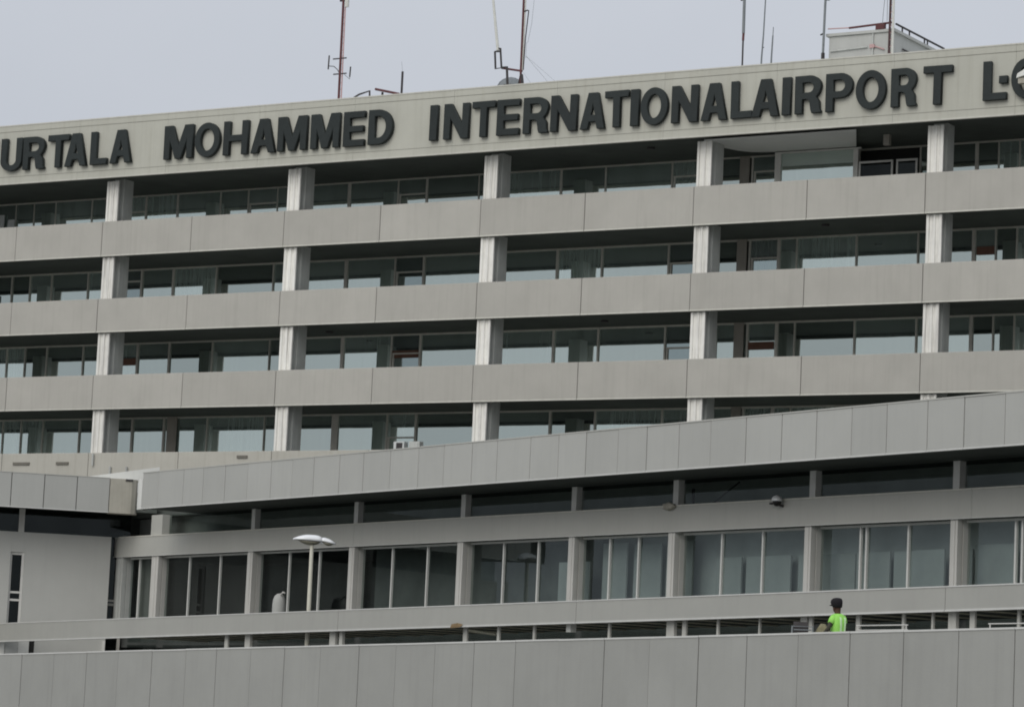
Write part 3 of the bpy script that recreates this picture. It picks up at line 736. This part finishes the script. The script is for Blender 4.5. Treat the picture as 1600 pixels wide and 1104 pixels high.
for a, b in CPI:
    b2 = b if a < -37 else a+0.06
    a2 = a if a < -37 else a-0.2
    MB().box(a2, b2, -0.30 if a < -37 else -0.12, 0.1, AT+0.003, FB+0.058).build('clerestory_pier', M['mullion'] if a > -37 else M['lower_band'], hall)
MULL = [[-38.9], [-34.82, -32.42], [-27.3, -25.18], [-20.32, -18.1], [-13.54, -11.57], [-7.7, -6.21], [-2.11, -0.2], [4.11, 4.36, 6.1], [10.3, 10.55, 12.4], [16.6, 18.8], [23.2, 25.6]]
WB = 4.6
for i in range(len(PIERS)-1):
    a, b = PIERS[i][1], PIERS[i+1][0]
    fr = MB()
    fr.box(a+0.003, b-0.003, -0.04, 0.05, AB-0.10, AB-0.033)
    for mxx in MULL[i]:
        fr.box(mxx-0.032, mxx+0.032, -0.045, 0.04, WB+0.8, AB-0.102)
    w = fr.build('window', M['mullion'], hall)
    e = [a]+MULL[i]+[b]
    for q in range(len(e)-1):
        ty = random.uniform(-0.004, 0.004)
        MB().add([(e[q], 0.02+ty, WB), (e[q+1], 0.02-ty, WB), (e[q+1], 0.02-ty, AB), (e[q], 0.02+ty, AB)], [(0, 1, 2, 3)]).build('pane', M['glass'], w)
    MB().add([(a, 0.03, 2.2), (b, 0.03, 2.2), (b, 0.03, WB-0.1), (a, 0.03, WB-0.1)], [(0, 1, 2, 3)]).build('ground_floor_pane', M['glass_dark'], hall)
for i in range(len(CPI)-1):
    a, b = CPI[i][1], CPI[i+1][0]
    MB().add([(a-0.05, 0.02, AT-0.05), (b+0.05, 0.02, AT-0.05), (b+0.05, 0.02, FB+0.07), (a-0.05, 0.02, FB+0.07)], [(0, 1, 2, 3)]).build('clerestory_pane', M['glass_clerestory'], hall)
# inside the hall: added walls, darker left and paler right, set the window brightness
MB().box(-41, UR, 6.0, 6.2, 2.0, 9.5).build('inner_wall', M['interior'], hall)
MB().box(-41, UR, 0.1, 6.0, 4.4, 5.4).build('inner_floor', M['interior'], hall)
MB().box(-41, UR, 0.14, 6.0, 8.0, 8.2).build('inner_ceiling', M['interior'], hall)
MB().box(-41, UR, 0.8, 0.9, 8.2, 9.48).build('inner_wall', M['clerestory_room'], hall)
scr = [(-11.3, -9.6, 7.2), (-9.0, -7.75, 7.75), (-7.6, -6.2, 7.7), (-5.9, -4.6, 7.75), (-3.4, -2.2, 7.2), (-1.9, 0.15, 7.2), (0.4, 1.35, 7.2), (1.45, 2.9, 7.2),
       (3.1, 4.5, 7.2), (4.62, 5.6, 7.2), (5.72, 6.9, 7.2), (7.1, 7.8, 7.2), (8.0, 9.6, 7.3), (9.7, 10.3, 7.3), (10.9, 12.6, 7.25), (12.9, 15.1, 7.25)]
for a, b, zt in scr:
    y = 0.55+random.uniform(0, 0.3)
    MB().box(a, b, y, y+0.06, 5.4, zt).build('partition', M['partition'], hall)
MB().box(-9.4, 33.0, 1.2, 1.26, 5.4, 7.99).build('partition', M['screen'], hall)
MB().box(-24.0, -9.41, 1.6, 1.66, 5.4, 7.99).build('partition', M['dim_screen'], hall)
# curtain in the first bay
cu_ = MB()
cx = -39.5
pts = []
for k in range(41): pts.append((-39.6+k*0.057, 0.35+0.07*(1 if k % 2 else -1)))
for k in range(40):
    cu_.add([(pts[k][0], pts[k][1], 4.7), (pts[k+1][0], pts[k+1][1], 4.7), (pts[k+1][0], pts[k+1][1], 7.9), (pts[k][0], pts[k][1], 7.9)], [(0, 1, 2, 3)])
cu_.build('curtain', M['curtain'], hall)
# wires showing in the clerestory
MB().tube([(-4.0, 0.3, 8.72), (-4.02, 0.3, 9.25)], 0.045, 6).build('clerestory_bracket', M['dark_steel'], hall)
MB().tube([(-3.0, 0.25, 8.75), (-1.75, 0.25, 9.35)], 0.03, 6).build('clerestory_stay', M['dark_steel'], hall)

# fittings fixed to the band
cc = thing('cctv_camera', 'silver dome security camera hanging from the grey band above the tall windows', 'camera', PO, PA)
cb = (1.1, -0.62, 8.62)
MB().ellipsoid((cb[0], cb[1], cb[2]+0.02), 0.17, 0.15, 0.15, 16, 10, None, -0.15).build('dome', M['lamp_metal'], cc, True)
MB().ellipsoid((cb[0]+0.01, cb[1], cb[2]-0.02), 0.14, 0.12, 0.13, 16, 8).build('lens_dome', M['lens'], cc, True)
MB().tube([(cb[0]+0.05, -0.42, cb[2]-0.13), (cb[0]+0.05, cb[1], cb[2]-0.1)], 0.035, 6).build('bracket', M['dark_steel'], cc)
MB().box(cb[0]-0.3, cb[0]-0.2, cb[1]-0.03, cb[1]+0.05, cb[2]-0.09, cb[2]-0.03).build('sensor', M['dark_steel'], cc)
MB().tube([(cb[0]-0.22, cb[1], cb[2]-0.06), (cb[0]-0.1, cb[1]+0.05, cb[2]-0.06)], 0.015, 5).build('sensor_arm', M['dark_steel'], cc)
nest = thing('wasp_nest', 'rough tan lump stuck on the edge of the grey band beside a pier', 'nest', PO, PA)
bm = bmesh.new()
bmesh.ops.create_icosphere(bm, subdivisions=3, radius=1)
for v in bm.verts:
    k = 1+0.22*math.sin(5*v.co.x+2)*math.cos(6*v.co.z)+random.uniform(-0.06, 0.06)
    v.co = Vector((v.co.x*0.27*k-4.15, v.co.y*0.13*k-0.48, v.co.z*0.11*k+8.66))
me = bpy.data.meshes.new('lump'); bm.to_mesh(me); bm.free(); me.materials.append(M['beige'])
for q in me.polygons: q.use_smooth = True
link('lump', me, nest)

# ------------------------------------------------------------------ canopy over the drop-off road, in front of the hall
ON = 4.874
cb_ = lambda u: 4.955+0.0149*u
ct_ = lambda u: 5.606+0.0131*u
can = thing('canopy', 'long grey roadside canopy edge band on white posts in front of the terminal windows', 'canopy', PO, PA)
for a, b in ((-44.0, -15.67), (-15.65, -2.55), (-2.53, 13.0), (13.02, UR)):
    pm = MB().sbox(a, b, -ON, -ON+0.14, cb_(a)+0.05, cb_(b)+0.05, ct_(a)-0.035, ct_(b)-0.035)
    p_ = pm.build('canopy_band', M['canopy_band'], can)
    MB().sbox(a, b, -ON-0.02, -ON+0.142, cb_(a), cb_(b), cb_(a)+0.048, cb_(b)+0.048).build('edge_trim', M['panel_edge'], p_)
    MB().sbox(a, b, -ON-0.015, -ON+0.15, ct_(a)-0.033, ct_(b)-0.033, ct_(a), ct_(b)).build('edge_trim', M['panel_edge'], p_)
MB().sbox(-32.4, UR, -ON+0.16, -0.5, cb_(-32.4)+0.13, cb_(UR)+0.13, cb_(-32.4)+0.25, cb_(UR)+0.25).build('roof', M['soffit'], can)
sl = MB()
u_ = -32.2
while u_ < UR-0.5:
    sl.sbox(u_, u_+0.10, -ON+0.17, -0.52, cb_(u_)+0.095, cb_(u_)+0.095, cb_(u_)+0.128, cb_(u_)+0.128)
    u_ += 1.45
so = sl.build('soffit_slats', M['slat'], can); so['kind'] = 'stuff'
deck = lambda u: 2.67+0.0156*u
for u, w in ((-23.41, 0.22), (-8.66, 0.21), (-6.87, 0.12), (-5.01, 0.10), (-1.29, 0.09), (2.20, 0.17), (3.68, 0.08), (5.46, 0.05), (7.58, 0.13), (9.45, 0.15), (11.18, 0.10), (12.26, 0.07), (13.70, 0.18), (15.31, 0.09), (18.6, .12), (22.6, .12), (26.4, .12), (30.5, .12)):
    MB().sbox(u-w/2, u+w/2, -ON+0.27, -ON+0.33, deck(u), deck(u), cb_(u)+0.128, cb_(u)+0.128).build('post', M['post_paint'], can)
for u, w in ((-21.93, 0.35), (-16.39, 0.36), (-15.87, 0.20), (1.59, 0.35), (7.31, 0.26), (12.99, 0.28),):
    MB().sbox(u-w/2, u+w/2, -ON+0.26, -ON+0.36, deck(u), deck(u), cb_(u)+0.128, cb_(u)+0.128).build('column', M['post_paint'], can)
# beige pipe under the canopy
MB().tube([(-10.3, -3.4, 4.83), (-8.75, -3.4, 4.70)], 0.05, 6).build('pipe', M['slat'], can)

dbr = MB().add([(-9.0, -ON-0.06, 4.8), (-8.45, -ON-0.08, 4.82), (-8.35, -ON-0.02, 4.9), (-8.95, -ON-0.02, 4.86), (-8.95, -ON-0.04, 4.92), (-8.6, -ON-0.06, 4.95), (-8.4, -ON-0.022, 4.92), (-8.9, -ON-0.022, 4.93)],
               [(0, 3, 2, 1), (4, 5, 6, 7), (0, 1, 5, 4), (1, 2, 6, 5), (2, 3, 7, 6), (3, 0, 4, 7)])
dob = dbr.build('rusty_sheet', M['rust']); dob.location = PO; dob.rotation_euler = (0, 0, PA)
tag(dob, 'torn rusty brown scrap clinging to the canopy band edge', 'scrap')
hl = thing('hanging_lamp', 'small white box lamp hanging under the canopy edge', 'lamp', PO, PA)
MB().box(-3.42, -3.2, -ON+0.3, -ON+0.5, 4.69, 4.95).build('housing', M['white_metal'], hl)
MB().tube([(-3.31, -ON+0.4, 4.94), (-3.31, -ON+0.4, 5.07)], 0.03, 6).build('stem', M['dark_steel'], hl)

tank = thing('water_tank', 'pale grey round topped drum on the canopy roof before the windows', 'tank', PO, PA)
tk = []
for z, rr in ((4.86, .23), (4.9, .24), (5.85, .24), (6.05, .22), (6.18, .17), (6.25, .09), (6.27, .02)):
    tk.append([(-25.85+rr*math.cos(a*math.pi/9), -1.2+rr*math.sin(a*math.pi/9), z) for a in range(18)])
MB().loft(tk).build('drum', M['hut'], tank, True)
MB().tube([(-25.7, -1.25, 6.2), (-25.55, -1.25, 6.3), (-25.4, -1.25, 6.28)], 0.03, 6).build('pipe', M['pier'], tank)

# street lamp that rises through the canopy
lamp = thing('street_lamp', 'twin headed street lamp with silver hoods on a cream pole before the dark windows', 'street lamp', PO, PA)
LU, LN = -18.55, ON-0.6
MB().tube([(LU, -LN, 2.3), (LU, -LN, 5.0), (LU-0.02, -LN, 7.66)], 0.085, 10, 0.062).build('pole', M['pole_cream'], lamp)
view = (CAM-Vector(PO)); view.z = 0
ang = PA
right_l = Matrix.Rotation(-PA, 3, 'Z') @ Vector((rt.x, rt.y, 0)).normalized()     # screen-right seen from the street, in the hall's axes
def lamp_head(cx, cy, cz, L_, W_, Hh, dx, tilt, name):
    """hooded head: long lens-shaped shell, flat below; built along dx"""
    hd = Vector((dx[0], dx[1], 0)).normalized(); sd_ = Vector((-hd.y, hd.x, 0))
    shell = []; 
    n = 16
    for j in range(11):
        t = -1+2*j/10
        ex = 2.4 if t > 0 else 7.0
        wid = math.sqrt(max(0.0, 1-abs(t)**ex))*W_/2+0.004
        hh = (1-abs(t)**(1.9 if t > 0 else 5.0))*Hh*(1.0-0.12*t)+0.014
        ring = []
        for k in range(n):
            a = 2*math.pi*k/n
            zz = math.sin(a)*hh if math.sin(a) > 0 else math.sin(a)*0.03
            c = Vector((cx, cy, cz))+hd*(t*L_/2)+sd_*(math.cos(a)*wid)
            ring.append((c.x, c.y, c.z+zz+t*tilt))
        shell.append(ring)
    h = MB().loft(shell).build('lamp_head', M['lamp_metal'], lamp, True)
    bowl = []
    for j in range(9):
        t = -0.8+1.45*j/8
        q = (t+0.075)/0.73
        wid = math.sqrt(max(0.0, 1-abs(q)**2.5))*W_*0.42+0.003
        hh = (1-abs(q)**2)*Hh*0.75+0.005
        ring = []
        for k in range(n):
            a = 2*math.pi*k/n
            zz = math.sin(a)*hh if math.sin(a) < 0 else 0.0
            c = Vector((cx, cy, cz-0.032))+hd*(t*L_/2)+sd_*(math.cos(a)*wid)
            ring.append((c.x, c.y, c.z+zz+t*tilt))
        bowl.append(ring)
    MB().loft(bowl).build('lens', M['lamp_under'], h, True)
rl_ = (right_l.x, right_l.y)
lamp_head(LU-right_l.x*0.12, -LN-right_l.y*0.12, 7.74, 1.06, 0.46, 0.17, (-rl_[0]*0.95, -rl_[1]*0.95-0.3), 0.02, 'near')
lamp_head(LU+right_l.x*0.52, -LN+right_l.y*0.52, 7.70, 0.52, 0.32, 0.11, (rl_[0], rl_[1]), -0.05, 'far')
MB().tube([(LU-right_l.x*0.15, -LN-right_l.y*0.15, 7.68), (LU+right_l.x*0.45, -LN+right_l.y*0.45, 7.67)], 0.04, 6).build('arm', M['lamp_metal'], lamp)

# ================================================================== SIDE WING at the inner corner (local x along its front)
WO = (12.668, -12.623, 0.0)
WA = math.atan2(0.69073, 0.72311)
wing = thing('side_wing', 'pale rendered side wing with panelled fascia and tall slit window', 'building', WO, WA)
WB_, WT_ = 9.49, 10.85
MB().box(-26, -0.95, 0.1, 0.25, WB_+0.03, WT_-0.03).build('joint_backing', M['dark_void'], wing)
jl = [-0.9-1.255*k for k in range(0, 20)]
for b, a in zip(jl[:-1], jl[1:]):
    f = MB().cbox(a+0.012, b-0.012, random.uniform(-0.006, 0.006), 0.095, WB_+0.05, WT_-0.03, 0.008).build('fascia_panel', M['panel'], wing)
    MB().box(a+0.004, b-0.004, -0.02, 0.097, WB_, WB_+0.047).build('edge_trim', M['panel_edge'], f)
    MB().box(a+0.004, b-0.004, -0.015, 0.12, WT_-0.028, WT_).build('edge_trim', M['lower_band'], f)
e_ = MB().prism([(-0.89, 0.003), (-0.05, 0.003), (0.12, 0.1), (0.22, 0.35), (0.22, 0.8), (-0.89, 0.8)], WB_, WT_-0.02)
e_.build('corner_block', M['beige'], wing)  # beige block with darker vertical streaks
MB().box(-0.3, -0.02, -0.03, 0.3, WT_-0.1, WT_-0.02).build('drain_spout', M['dark_steel'], wing)
MB().box(-26, 0.3, 0.26, 8, WT_-0.5, WT_-0.12).build('roof', M['white_kerb'], wing)
MB().box(-26, 1.0, 0.255, 3.19, WB_+0.1, WB_+0.35).build('soffit', M['soffit'], wing)
k_ = MB().add([(-2.6, 1.2, 9.6), (1.1, 1.2, 9.6), (1.1, 1.4, 9.6), (-2.6, 1.4, 9.6), (-2.6, 1.2, WT_-0.1), (1.1, 1.2, WT_+0.62), (1.1, 1.4, WT_+0.62), (-2.6, 1.4, WT_-0.1)],
              [(0, 3, 2, 1), (4, 5, 6, 7), (0, 1, 5, 4), (1, 2, 6, 5), (2, 3, 7, 6), (3, 0, 4, 7)])
k_.build('roof_kerb', M['white_kerb'], wing)
# wall with a slit window, dark clerestory above it
for a, b, z0, z1 in ((-26, -4.42, 2.0, 8.67), (-3.88, -0.55, 2.0, 8.67), (-4.418, -3.882, 7.88, 8.67), (-4.418, -3.882, 2.0, 5.0)):
    MB().box(a, b, 2.0, 2.3, z0, z1).build('wall', M['wing_wall'], wing)
sw = MB()
sw.box(-4.415, -4.35, 2.1, 2.2, 5.002, 7.878); sw.box(-3.98, -3.885, 2.04, 2.2, 5.002, 7.878)
sw.box(-4.348, -3.982, 2.1, 2.2, 7.78, 7.878); sw.box(-4.348, -3.982, 2.1, 2.2, 6.28, 6.36); sw.box(-4.348, -3.982, 2.1, 2.2, 5.98, 6.06)
swo = sw.build('window', M['frame_pale'], wing)
for z0, z1 in ((5.0, 5.98), (6.06, 6.28), (6.36, 7.78)):
    MB().add([(-4.35, 2.16, z0), (-3.98, 2.16, z0), (-3.98, 2.16, z1), (-4.35, 2.16, z1)], [(0, 1, 2, 3)]).build('pane', M['glass_dark'], swo)
MB().box(-26, 1.0, 3.2, 3.4, 2.0, 10.2).build('inner_wall', M['interior'], wing)
cw = MB().box(-4.18, -3.96, 2.02, 2.2, 8.672, 9.585).build('clerestory_pier', M['pier'], wing)
MB().add([(-26, 2.15, 8.66), (0.2, 2.15, 8.66), (0.2, 2.15, 9.6), (-26, 2.15, 9.6)], [(0, 1, 2, 3)]).build('clerestory_pane', M['glass_dark'], wing)
# recessed window beside the wall
rw = MB()
rw.box(-0.06, 0.06, 2.5, 2.65, 2.0, 8.8); rw.box(-0.5, -0.062, 2.55, 2.65, 6.0, 6.1); rw.box(-0.5, -0.062, 2.55, 2.65, 6.16, 6.24)
rwo = rw.build('window', M['frame'], wing)
MB().add([(-0.56, 2.62, 2.0), (0.0, 2.62, 2.0), (0.0, 2.62, 8.9), (-0.56, 2.62, 8.9)], [(0, 1, 2, 3)]).build('pane', M['glass_dark'], rwo)
# lower storey showing in the slot under the canopy
for a, b, mt, y in ((-5.2, -4.44, 'white_kerb', 1.9), (-4.43, -3.92, 'hut', 1.93), (-3.91, -3.5, 'white_kerb', 1.9), (-3.49, -3.3, 'dark_void', 1.98), (-0.66, -0.56, 'white_metal', 1.9)):
    MB().box(a, b, y, 1.995, 2.0, 4.6).build('wall_pilaster', M[mt], wing)

# ================================================================== ELEVATED ROAD AND ITS PARAPET
OP = 14.887
pt_ = lambda u: 3.767+0.0156*u
road = MB().sbox(-60, 60, -OP+0.35, 0.0, deck(-60)-0.6, deck(60)-0.6, deck(-60), deck(60)).build('road', M['road'])
road.location = PO; road.rotation_euler = (0, 0, PA); structure(road)
vw = thing('viaduct_wall', 'plain concrete wall below the parapet of the elevated road', 'wall', PO, PA)
MB().sbox(-60, 60, -OP+0.5, -OP+0.9, -0.2, -0.2, deck(-60)-0.61, deck(60)-0.61).build('wall', M['viaduct'], vw)
par = thing('road_parapet', 'long grey panelled parapet along the elevated road, filling the bottom edge', 'parapet', PO, PA)
PJ = [-24.4, -22.1, -19.85, -17.66, -15.44, -13.26, -11.23, -9.15, -7.13, -5.38, -3.48, -1.67, 0.18, 2.09, 3.86, 5.66, 7.39, 9.15, 10.95, 12.72, 14.43, 16.21, 17.89, 19.6, 21.26, 22.91, 24.52, 26.11, 27.75, 29.4, 31.0, 32.6, 34.2, 35.8, 37.4, 39.0, 40.6, 42.2, 43.8, 45.4, 47.0, 48.6]
MB().sbox(PJ[0], PJ[-1], -OP+0.11, -OP+0.3, pt_(PJ[0])-2.5, pt_(PJ[-1])-2.5, pt_(PJ[0])-0.02, pt_(PJ[-1])-0.02).build('joint_backing', M['dark_void'], par)
for a, b in zip(PJ[:-1], PJ[1:]):
    dz = random.uniform(-0.004, 0.004); dy = random.uniform(-0.006, 0.006); g = random.choice((0.008, 0.011, 0.016))
    f = MB().sbox(a+g, b-g, -OP+dy, -OP+0.105, pt_(a)-2.6, pt_(b)-2.6, pt_(a)-0.042+dz, pt_(b)-0.042+dz).build('parapet_panel', M['parapet'], par)
    MB().sbox(a+0.006, b-0.006, -OP-0.015+dy, -OP+0.32, pt_(a)-0.04+dz, pt_(b)-0.04+dz, pt_(a)+dz, pt_(b)+dz).build('coping', M['panel_edge'], f)
# handrails behind the parapet
for ua, ub, lab in ((19.1, 20.75, 'pale twin pipe handrail just right of the person in the lime vest'), (23.2, 25.6, 'pale twin pipe handrail behind the parapet at the far right end')):
    hr = thing('handrail', lab, 'handrail', PO, PA, 'handrails behind the parapet')
    for dz in (0.0, 0.10):
        zz = lambda u: 4.235+0.006*(u-19.2)+dz
        MB().tube([(ua, -OP+2, zz(ua)), (ub, -OP+2, zz(ub))], 0.013, 6).build('rail', M['pier'], hr)
    for u in (ua+0.05, ub-0.05):
        MB().tube([(u, -OP+2, deck(u)), (u, -OP+2, 4.335+0.006*(u-19.2))], 0.015, 6).build('rail_post', M['pier'], hr)

# ================================================================== PERSON standing on the road, back to the street
PU, PN = 20.03, OP-0.7
rotm = Matrix.Rotation(PA, 3, 'Z')
pp = Vector(PO)+rotm @ Vector((PU, -PN, 0))
feet = deck(PU)
toc = Vector((CAM.x-pp.x, CAM.y-pp.y, 0)).normalized()
# local frame: +x = screen right, -y = towards the street
person = thing('person', 'person in a lime reflective vest and black cap standing behind the parapet', 'person', (pp.x, pp.y, feet), math.atan2(toc.y, toc.x)+math.pi/2+R(38))
bm = bmesh.new()
person.scale = (0.92, 0.94, 0.995)
skin_pts = {
    'pelvis': ((0, 0, .98), (.15, .115)), 'waist': ((0, -.005, 1.12), (.135, .105)), 'chest': ((0.0, -.01, 1.33), (.165, .115)), 'neckb': ((0, 0, 1.50), (.075, .07)),
    'neck': ((-.01, .012, 1.555), (.062, .062)), 'head0': ((-.02, .03, 1.625), (.082, .092)), 'head1': ((-.025, .035, 1.71), (.085, .098)), 'head2': ((-.025, .03, 1.78), (.06, .07)),
    'shl': ((-.15, 0, 1.43), (.062, .062)), 'ell': ((-.30, -.02, 1.19), (.045, .045)), 'wrl': ((-.24, .24, 1.08), (.032, .032)), 'hal': ((-.17, .30, 1.07), (.04, .022)),
    'shr': ((.15, 0, 1.43), (.062, .062)), 'elr': ((.21, -.03, 1.16), (.045, .045)), 'wrr': ((.16, .19, 1.0), (.032, .032)), 'har': ((.12, .26, 1.0), (.04, .022)),
    'hipl': ((-.1, 0, .90), (.095, .095)), 'knl': ((-.11, .01, .50), (.062, .062)), 'anl': ((-.12, -.02, .09), (.042, .042)), 'tol': ((-.13, .13, .04), (.045, .035)),
    'hipr': ((.1, 0, .90), (.095, .095)), 'knr': ((.11, .02, .50), (.062, .062)), 'anr': ((.12, -.01, .09), (.042, .042)), 'tor': ((.14, .14, .04), (.045, .035)),
    'nose': ((-.03, .142, 1.65), (.012, .012)), 'earl': ((-.105, .015, 1.68), (.012, .02)), 'earr': ((.06, .02, 1.68), (.012, .02)),
}
ed = [('pelvis', 'waist'), ('waist', 'chest'), ('chest', 'neckb'), ('neckb', 'neck'), ('neck', 'head0'), ('head0', 'head1'), ('head1', 'head2'), ('chest', 'shl'), ('shl', 'ell'), ('ell', 'wrl'), ('wrl', 'hal'),
      ('chest', 'shr'), ('shr', 'elr'), ('elr', 'wrr'), ('wrr', 'har'), ('pelvis', 'hipl'), ('hipl', 'knl'), ('knl', 'anl'), ('anl', 'tol'), ('pelvis', 'hipr'), ('hipr', 'knr'), ('knr', 'anr'), ('anr', 'tor'), ('head0', 'nose')]
for hnd, sx in (('hal', 1), ('har', -1)):
    hx, hy, hz = skin_pts[hnd][0]
    for i, ln in enumerate((.075, .09, .085, .065)):
        a, b, c = 'f%s%da' % (hnd, i), 'f%s%db' % (hnd, i), 'f%s%dc' % (hnd, i)
        o = -.03+.02*i
        skin_pts[a] = ((hx+sx*.015, hy+.03, hz+o), (.0095, .0095)); skin_pts[b] = ((hx+sx*.03, hy+.03+ln*.5, hz+o-.005), (.009, .009)); skin_pts[c] = ((hx+sx*.055, hy+.03+ln*.8, hz+o-.015), (.0075, .0075))
        ed += [(hnd, a), (a, b), (b, c)]
    a, b = 't%sa' % hnd, 't%sb' % hnd
    skin_pts[a] = ((hx+sx*.03, hy, hz+.035), (.011, .011)); skin_pts[b] = ((hx+sx*.05, hy+.045, hz+.045), (.009, .009))
    ed += [(hnd, a), (a, b)]
skin_pts.pop('earl'); skin_pts.pop('earr')
names = list(skin_pts)
me = bpy.data.meshes.new('body')
me.from_pydata([skin_pts[n][0] for n in names], [(names.index(a), names.index(b)) for a, b in ed], [])
body = bpy.data.objects.new('body', me)
scene.collection.objects.link(body)
sk = body.modifiers.new('skin', 'SKIN'); sk.use_smooth_shade = True
sb = body.modifiers.new('sub', 'SUBSURF'); sb.levels = 2; sb.render_levels = 2
lay = me.skin_vertices[0].data if me.skin_vertices else None
if lay is None:
    bpy.context.view_layer.objects.active = body
    me.attributes
for i, n in enumerate(names):
    lay[i].radius = skin_pts[n][1]
    lay[i].use_root = (n == 'pelvis')
dg = bpy.context.evaluated_depsgraph_get()
dg.update()
bme = bpy.data.meshes.new_from_object(body.evaluated_get(dg))
bpy.data.objects.remove(body)
bme.name = 'body'
bme.materials.clear(); bme.materials.append(M['skin']); bme.materials.append(M['uniform'])
for q in bme.polygons:
    q.use_smooth = True
    c = q.center
    sleeve = c.z < 1.5 and (abs(c.x) < 0.33 and c.y < 0.16 or c.z < 0.99)
    q.material_index = 1 if sleeve or (abs(c.x) < 0.22 and c.z < 1.5 and c.y < 0.12) else 0
link('body', bme, person)
def ringz(z, cx, cy, rx, ry, n=20):
    return [(cx+rx*math.cos(2*math.pi*k/n), cy+ry*math.sin(2*math.pi*k/n), z) for k in range(n)]
vest = MB()
n_ = 28
def sup(z, cx, cy, rx, ry):
    out_ = []
    for k in range(n_):
        a = 2*math.pi*k/n_
        c, s = math.cos(a), math.sin(a)
        fold = 1+0.03*math.sin(9*a+z*7)
        out_.append((cx+rx*fold*math.copysign(abs(c)**0.75, c), cy+ry*fold*math.copysign(abs(s)**0.8, s), z))
    return out_
vest.loft([sup(.86, 0.01, 0, .175, .145), sup(1.0, 0.01, 0, .17, .14), sup(1.15, 0.005, -.005, .162, .132), sup(1.3, 0, -.01, .172, .138), sup(1.4, 0, -.01, .178, .135), sup(1.46, 0, -.005, .165, .12), sup(1.505, 0, 0, .125, .10), sup(1.53, 0, 0, .088, .085)])
vo = vest.build('vest', M['vest'], person, True)
# vertical reflective tapes on the back, cap sleeves
for x, w in ((-0.03, .045), (0.085, .04)):
    t = MB()
    ys = [(.87, -.155), (1.0, -.15), (1.15, -.146), (1.3, -.157), (1.4, -.154), (1.455, -.134)]
    for (za, ya), (zb2, yb) in zip(ys[:-1], ys[1:]):
        sh = 0.05*(1.3-za) if x < 0 else 0
        t.add([(x-w/2+sh, ya, za), (x+w/2+sh, ya, za), (x+w/2+0.05*(1.3-zb2)*(x < 0), yb, zb2), (x-w/2+0.05*(1.3-zb2)*(x < 0), yb, zb2),
               (x-w/2+sh, ya+.012, za), (x+w/2+sh, ya+.012, za), (x+w/2+0.05*(1.3-zb2)*(x < 0), yb+.012, zb2), (x-w/2+0.05*(1.3-zb2)*(x < 0), yb+.012, zb2)],
              [(0, 1, 2, 3), (7, 6, 5, 4), (0, 4, 5, 1), (1, 5, 6, 2), (2, 6, 7, 3), (3, 7, 4, 0)])
    t.build('reflective_tape', M['tape'], vo)
slv = MB()
slv.tube([(-.11, 0, 1.445), (-.165, -.002, 1.395), (-.215, -.008, 1.32)], 0.09, 12, 0.072)
slv.build('vest_shoulder', M['vest'], vo, True)
slv = MB(); slv.tube([(.11, 0, 1.445), (.155, -.003, 1.40), (.175, -.008, 1.33)], 0.09, 12, 0.072)
slv.build('vest_shoulder', M['vest'], vo, True)
capm = MB()
capm.loft([ringz(1.66, -.025, .005, .10, .108), ringz(1.70, -.035, .01, .118, .128), ringz(1.76, -.045, .015, .135, .142), ringz(1.81, -.04, .015, .128, .132), ringz(1.85, -.03, .01, .098, .1), ringz(1.865, -.03, .01, .04, .04)])
capo = capm.build('cap', M['cap'], person, True)
MB().ellipsoid((-.05, .14, 1.705), .085, .07, .016, 14, 6).build('cap_peak', M['cap'], capo, True)
for x in (-.06, -.0):
    MB().ellipsoid((x, .122, 1.672), .013, .008, .009, 8, 5).build('eye', M['pale_steel'], person, True)
MB().ellipsoid((-.03, .118, 1.592), .028, .012, .008, 10, 5).build('mouth', M['blind'], person, True)
for x in (-.105, .058):
    MB().ellipsoid((x, .02, 1.65), .014, .022, .034, 8, 6).build('ear', M['skin'], person, True)

# pale sack and a small trolley frame beside the person
sk_ = thing('sack', 'lumpy beige sack piled behind the parapet at the elbow of the person', 'sack', (pp.x, pp.y, feet), math.atan2(toc.y, toc.x)+math.pi/2)
bm = bmesh.new()
bmesh.ops.create_icosphere(bm, subdivisions=3, radius=1)
for v in bm.verts:
    k = 1+0.10*math.sin(4*v.co.x+1)*math.cos(5*v.co.y)+0.08*math.sin(7*v.co.z+v.co.x*3)
    v.co = Vector((v.co.x*.34*k-.36, v.co.y*.22*k+.45, max(v.co.z, -.8)*.68*k+.55))
me = bpy.data.meshes.new('sack_body'); bm.to_mesh(me); bm.free(); me.materials.append(M['sack'])
for q in me.polygons: q.use_smooth = True
link('sack_body', me, sk_)
tr = thing('luggage_trolley', 'dark luggage trolley with grey handle left of the beige sack', 'trolley', (pp.x, pp.y, feet), math.atan2(toc.y, toc.x)+math.pi/2)
MB().box(-1.0, -.5, .3, .9, .14, .2).build('tray', M['dark_steel'], tr)
MB().tube([(-.98, .32, .17), (-.95, .28, 1.24), (-.52, .28, 1.24), (-.5, .32, .17)], .022, 6).build('handle_frame', M['grey_steel'], tr)
MB().tube([(-.92, .28, 1.17), (-.55, .28, 1.17)], .014, 6).build('crossbar', M['grey_steel'], tr)
MB().box(-.93, -.62, .34, .7, .22, 1.34).build('suitcase', M['dark_steel'], tr)
for x in (-.95, -.55):
    for y in (.36, .84):
        w = MB(); w.tube([(x-.02, y, .07), (x+.02, y, .07)], .07, 12); w.build('wheel', M['dark_steel'], tr)
